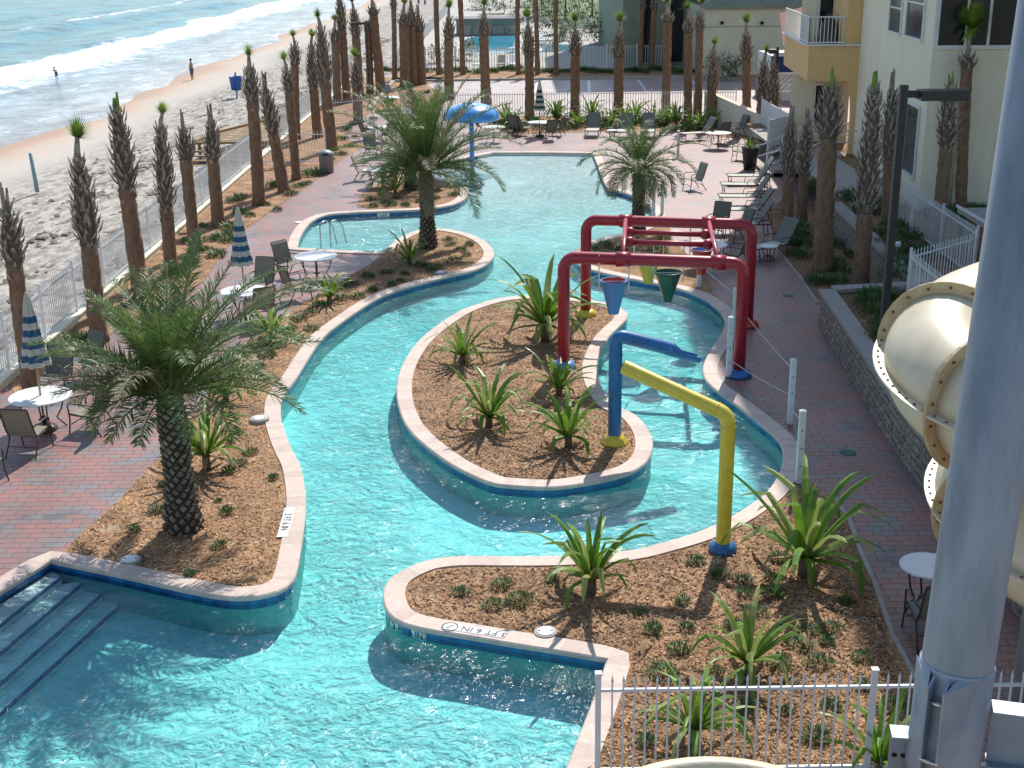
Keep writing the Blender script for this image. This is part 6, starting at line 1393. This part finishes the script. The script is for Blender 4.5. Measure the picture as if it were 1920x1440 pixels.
p = G(70, 360, -.95); h_ = AT(58, 287, p.y).z - p.z; t = thing('beach_post', 'light blue wooden post standing in the sand left of the palms', 'post', tuple(p)); b = MB(); b.tube([(0, 0, 0), (-.08, 0, h_)], [.10, .08], 8); b.build('shaft', mat('light blue paint', (.25, .42, .46, 1), (.2, .34, .38, 1)), t, True)

# ------------------------------------------------------------------ people on the beach
def person(label, loc, rz, joints, radii, edges, shorts=None, hairc='hair', s=1.0):
    t = thing('person', label, 'person', loc, rz, 'people on the beach'); me = bpy.data.meshes.new('body'); me.from_pydata(joints, edges, []); me.materials.append(M['skin'])
    o = bpy.data.objects.new('body', me); COL.objects.link(o); o.parent = t; sk = o.modifiers.new('skin', 'SKIN')
    for i, v in enumerate(me.skin_vertices[0].data if me.skin_vertices else []): pass
    if not me.skin_vertices: 
        bpy.context.view_layer.objects.active = o
    for i, r in enumerate(radii): me.skin_vertices[0].data[i].radius = r if isinstance(r, tuple) else (r, r)
    me.skin_vertices[0].data[0].use_root = True; sb = o.modifiers.new('s', 'SUBSURF'); sb.levels = sb.render_levels = 1
    return t
ST = [(0, 0, .95), (0, 0, 1.15), (0, 0, 1.38), (0, .01, 1.5), (0, .02, 1.62), (0, .02, 1.74), (-.10, 0, .9), (-.11, .02, .5), (-.11, -.02, .08), (-.11, .13, .03), (.10, 0, .9), (.11, .02, .5), (.11, -.02, .08), (.11, .13, .03),
      (-.19, 0, 1.40), (-.25, .02, 1.12), (-.08, .2, 1.16), (.03, .23, 1.18), (.19, 0, 1.40), (.25, .02, 1.12), (.08, .21, 1.14), (-.03, .24, 1.15)]
SR_ = [(.15, .10), (.13, .09), (.16, .10), .055, .085, .075, .085, .06, .04, .03, .085, .06, .04, .03, .06, .045, .035, .03, .06, .045, .035, .03]
SE = [(0, 1), (1, 2), (2, 3), (3, 4), (4, 5), (0, 6), (6, 7), (7, 8), (8, 9), (0, 10), (10, 11), (11, 12), (12, 13), (2, 14), (14, 15), (15, 16), (16, 17), (2, 18), (18, 19), (19, 20), (20, 21)]
def dress(t, hc='hair', zt=1.0, zb=.55, hz=1.68, hy=.01):
    b = MB()
    for s in (-1, 1): b.lathe([(.10, zb), (.125, zt - .1), (.11, zt)], (s * .085, 0.005, 0), 12)
    b.lathe([(.19, zt - .12), (.175, zt + .05)], (0, 0, 0), 14); b.build('shorts', M['cloth'], t, True); b = MB(); b.lathe([(.095, hz - .02), (.105, hz + .04), (.085, hz + .11), (.001, hz + .14)], (0, hy - .02, 0), 12); b.build('hair', M[hc], t, True)
p = G(361, 152, -1.5); h = AT(360, 109, p.y).z - p.z; t = person('bare chested person in blue shorts standing on the wet sand with folded arms', tuple(p), R(75), ST, SR_, SE); dress(t); k = h / 1.83; t.scale = (k, k, k)
WD = [(x, y + (.25 if z > 1.2 else .08 if z > .9 else 0), z - (.16 if z > 1.2 else 0)) for x, y, z in ST]
p = G(107, 151, -1.62); t = person('distant person bending forward in the foaming surf', tuple(p), R(60), WD, SR_, SE); dress(t, hz=1.52, hy=.26); k = .72; t.scale = (k, k, k)
for j, (px, py, lab) in enumerate([(785, 12, 'tiny far walker on the beach near the top edge, left one'), (797, 14, 'tiny far walker on the beach near the top edge, right one')]):
    p = G(px, py, -1.3); t = person(lab, tuple(p), R(200 + 40 * j), ST, SR_, SE); dress(t)
# ------------------------------------------------------------------ enclosed tube slide
CAM = Vector((0, 0, CAMH))
c0 = CAM + ray(1996, 700) * 13.4; RH, RTU = 1.22, .60; Z1 = c0.z
t = thing('tube_slide', 'cream fibreglass spiral tube slide with bolted flanges behind the big grey pole', 'water slide', (c0.x, c0.y, 0), world=True)
def hp_(th): a = R(th); return Vector((c0.x + RH * math.cos(a) + .80 * min(1.6, max(0, (th - 205) / 360)), c0.y + RH * math.sin(a), Z1 - 1.62 * (th - 180) / 360))
def frame(th):
    a = R(th); rad = Vector((math.cos(a), math.sin(a), 0)); return hp_(th), rad, Vector((0, 0, 1))
TH0, STEP = 42, 55
NSEC = 14
for sct in range(NSEC):
    a0 = TH0 + sct * STEP; a1 = a0 + STEP
    if hp_(a1).z < .75: break
    for half, nm in ((0, 'upper_shell'), (1, 'lower_shell')):
        b = MB(); prev = None
        for k in range(12):
            th = a0 + .4 + (a1 - a0 - .8) * k / 11; c, rd, up = frame(th); i = b.pts([c + (rd * math.cos(math.pi * j / 16 + math.pi * half) + up * math.sin(math.pi * j / 16 + math.pi * half)) * RTU for j in range(17)])
            if prev is not None:
                for j in range(16): b.idx((prev + j, prev + j + 1, i + j + 1, i + j))
            prev = i
        o = b.build(nm, M['cream'], t, True); s_ = o.modifiers.new('t', 'SOLIDIFY'); s_.thickness = .012; s_.offset = -1
    b = MB(); prev = None; bo = MB()
    for k in range(12):
        th = a0 + .4 + (a1 - a0 - .8) * k / 11; c, rd, up = frame(th); i = b.pts([c + rd * (RTU - .01) + up * .012, c + rd * (RTU + .125) + up * .012, c + rd * (RTU + .125) - up * .012, c + rd * (RTU - .01) - up * .012])
        if prev is not None:
            for j in range(4): b.idx((prev + j, prev + (j + 1) % 4, i + (j + 1) % 4, i + j))
        prev = i
    for k in range(13):
        th = a0 + 2 + (a1 - a0 - 4) * k / 12; c, rd, up = frame(th); q = c + rd * (RTU + .07); bo.lathe([(.014, -.02), (.016, .012), (.014, .024), (.001, .026)], q, 8)
    b.build('side_flange', M['cream'], t); bo.build('bolt_row', M['bolt'], t)
    # transverse joint ring
    c, rd, up = frame(a0); tg = Vector((-rd.y, rd.x, 0)); b = MB(); n = 40
    for s in (-1, 1):
        pass
    ring = [(RTU - .02, -.02), (RTU + .13, -.02), (RTU + .13, .02), (RTU - .02, .02)]; i0 = len(b.v)
    for j in range(n):
        a = 2 * math.pi * j / n; dv = rd * math.cos(a) + up * math.sin(a)
        for r_, s_ in ring: b.v.append(tuple(c + dv * r_ + tg * s_))
    for j in range(n):
        for e in range(4): b.idx((i0 + j * 4 + e, i0 + j * 4 + (e + 1) % 4, i0 + ((j + 1) % n) * 4 + (e + 1) % 4, i0 + ((j + 1) % n) * 4 + e))
    b.build('joint_flange', M['creamt'], t)
    bo = MB()
    for j in range(18):
        a = 2 * math.pi * (j + .5) / 18; dv = rd * math.cos(a) + up * math.sin(a); q = c + dv * (RTU + .068); bo.tube([q - tg * .04, q + tg * .04], .016, 7)
    bo.build('bolt_ring', M['bolt'], t)
# centre mast of the slide spiral
b = MB(); b.tube([(c0.x, c0.y, 0), (c0.x, c0.y, Z1 + 1.3)], .11, 14); b.build('centre_mast', M['galv'], t, True)

# ------------------------------------------------------------------ big galvanised pole with bracket
p0 = CAM + ray(1797, 1230) * 4.75; r = .129
t = thing('steel_pole', 'big galvanised steel pole close to the camera with a bolted clamp bracket', 'pole', (p0.x, p0.y, 0), world=True)
b = MB(); pt = CAM + ray(1988, 0) * 4.12; pd = pt - p0
def PP(z): return p0 + pd * ((z - p0.z) / pd.z)
b.tube([PP(0), PP(5), PP(12)], r, 48); b.build('shaft', M['galv'], t, True)
za, zb2 = p0.z - .02, AT(1770, 1420, p0.y).z
b = MB(); b.tube([PP(zb2 - .02), PP(zb2), PP(za - .004), PP(za)], [r + .004, r + .007, r + .007, r + .004], 48); b.build('clamp_collar', M['galv2'], t, True)
zm = (za + zb2) / 2; hgt = za - zb2; fr = Vector((-p0.x, -p0.y, 0)).normalized(); sd_ = Vector((-fr.y, fr.x, 0)); sd_ = sd_ if sd_.x > 0 else -sd_; P0_ = Vector((p0.x, p0.y, 0))
dsp = (fr + sd_ * -.30).normalized(); spd = Vector((-dsp.y, dsp.x, 0))
zh = za - zb2
for s in (-1, 1):                                   # folded clamp plates leaving a slot between them
    b = MB(); pc = PP(zm); a0 = pc + dsp * (r + .004) + spd * s * .028; e0 = pc + dsp * (r + .062) + spd * s * .030
    for p_, q_, w0, w1 in ((a0, e0, zh, zh * .86),):
        v = [p_ + V(0, 0, w0 / 2), q_ + V(0, 0, w1 / 2), q_ - V(0, 0, w1 / 2), p_ - V(0, 0, w0 / 2)]
        for sg_ in (-1, 1): b.face([x + spd * .004 * sg_ for x in v])
        for m1 in range(4): b.face([v[m1] - spd * .004, v[(m1 + 1) % 4] - spd * .004, v[(m1 + 1) % 4] + spd * .004, v[m1] + spd * .004])
    # gusset sweeping back to the shaft side
    g1, g2 = e0 + V(0, 0, zh * .43), pc + spd * s * (r + .006) + dsp * .03 + V(0, 0, zh * .5); g3, g4 = pc + spd * s * (r + .006) + dsp * .03 - V(0, 0, zh * .42), e0 - V(0, 0, zh * .43)
    b.face([g1, g2, g3, g4]); b.face([g1, g2, pc + dsp * r * .9 + spd * s * .05 + V(0, 0, zh * .5)]); b.build('clamp_plate', M['galv2'], t)
for zz in (zm + hgt * .28, zm - hgt * .28):
    b = MB(); q = PP(zz) + dsp * (r + .045); b.tube([q - spd * .036, q + spd * .036], .010, 8); b.build('clamp_bolt', M['steel'], t, True)
def arm(name, d, L0_, L1_, z0, z1, w):
    a, e = P0_ + d * L0_, P0_ + d * L1_; pr_ = Vector((-d.y, d.x, 0)); o = None
    b = MB(); b.bar(a + V(0, 0, (z0 + z1) / 2), e + V(0, 0, (z0 + z1) / 2), .01, z1 - z0); b.bar(a + V(0, 0, z1), e + V(0, 0, z1), w, .012); b.bar(a + V(0, 0, z0), e + V(0, 0, z0), w, .012)
    o = b.build(name, M['galv2'], t)
    hb = MB()
    for f in (.35, .75):
        for zz in (z0 + (z1 - z0) * .3, z0 + (z1 - z0) * .72):
            q = a.lerp(e, f) + V(0, 0, zz); hb.tube([q - pr_ * .0065, q + pr_ * .0065], .011, 8)
    h2 = hb.build('bolt_holes', M['black'], t)
    return o
arm('bracket_arm', (sd_ * 1 + fr * -.10).normalized(), r + .01, .75, zb2 + hgt * .02, zb2 + hgt * .58, .09)
arm('bracket_arm', (-sd_ * 1 + fr * .22).normalized(), r + .005, .215, zb2 - hgt * .6, zb2 + hgt * .22, .085)
arm('bracket_arm', (sd_ * 1 + fr * .30).normalized(), r + .005, .18, zb2 - hgt * .55, zb2 - hgt * .1, .08)
# cream tub rim at the very bottom
q = CAM + ray(1325, 1424) * 4.7; t = thing('slide_tub', 'cream fibreglass tub rim cut by the bottom photo edge', 'slide tub', (q.x, q.y - .5, 0), world=True)
b = MB(); b.lathe([(.40, -.9), (.47, -.3), (.50, -.02), (.51, 0), (.55, .0), (.56, -.02), (.56, -.05), (.50, -.06)], (q.x, q.y - .53, q.z), 48, cap=False); b.build('basin', M['cream'], t, True)
b = MB(); b.tube([(q.x, q.y - .53, 0), (q.x, q.y - .53, q.z - .85)], .09, 12); b.build('support', M['galv'], t, True)
b = MB(); b.lathe([(.001, 0), (.4, 0)], (q.x, q.y - .53, q.z - .88), 24); b.build('bottom', M['cream'], t)
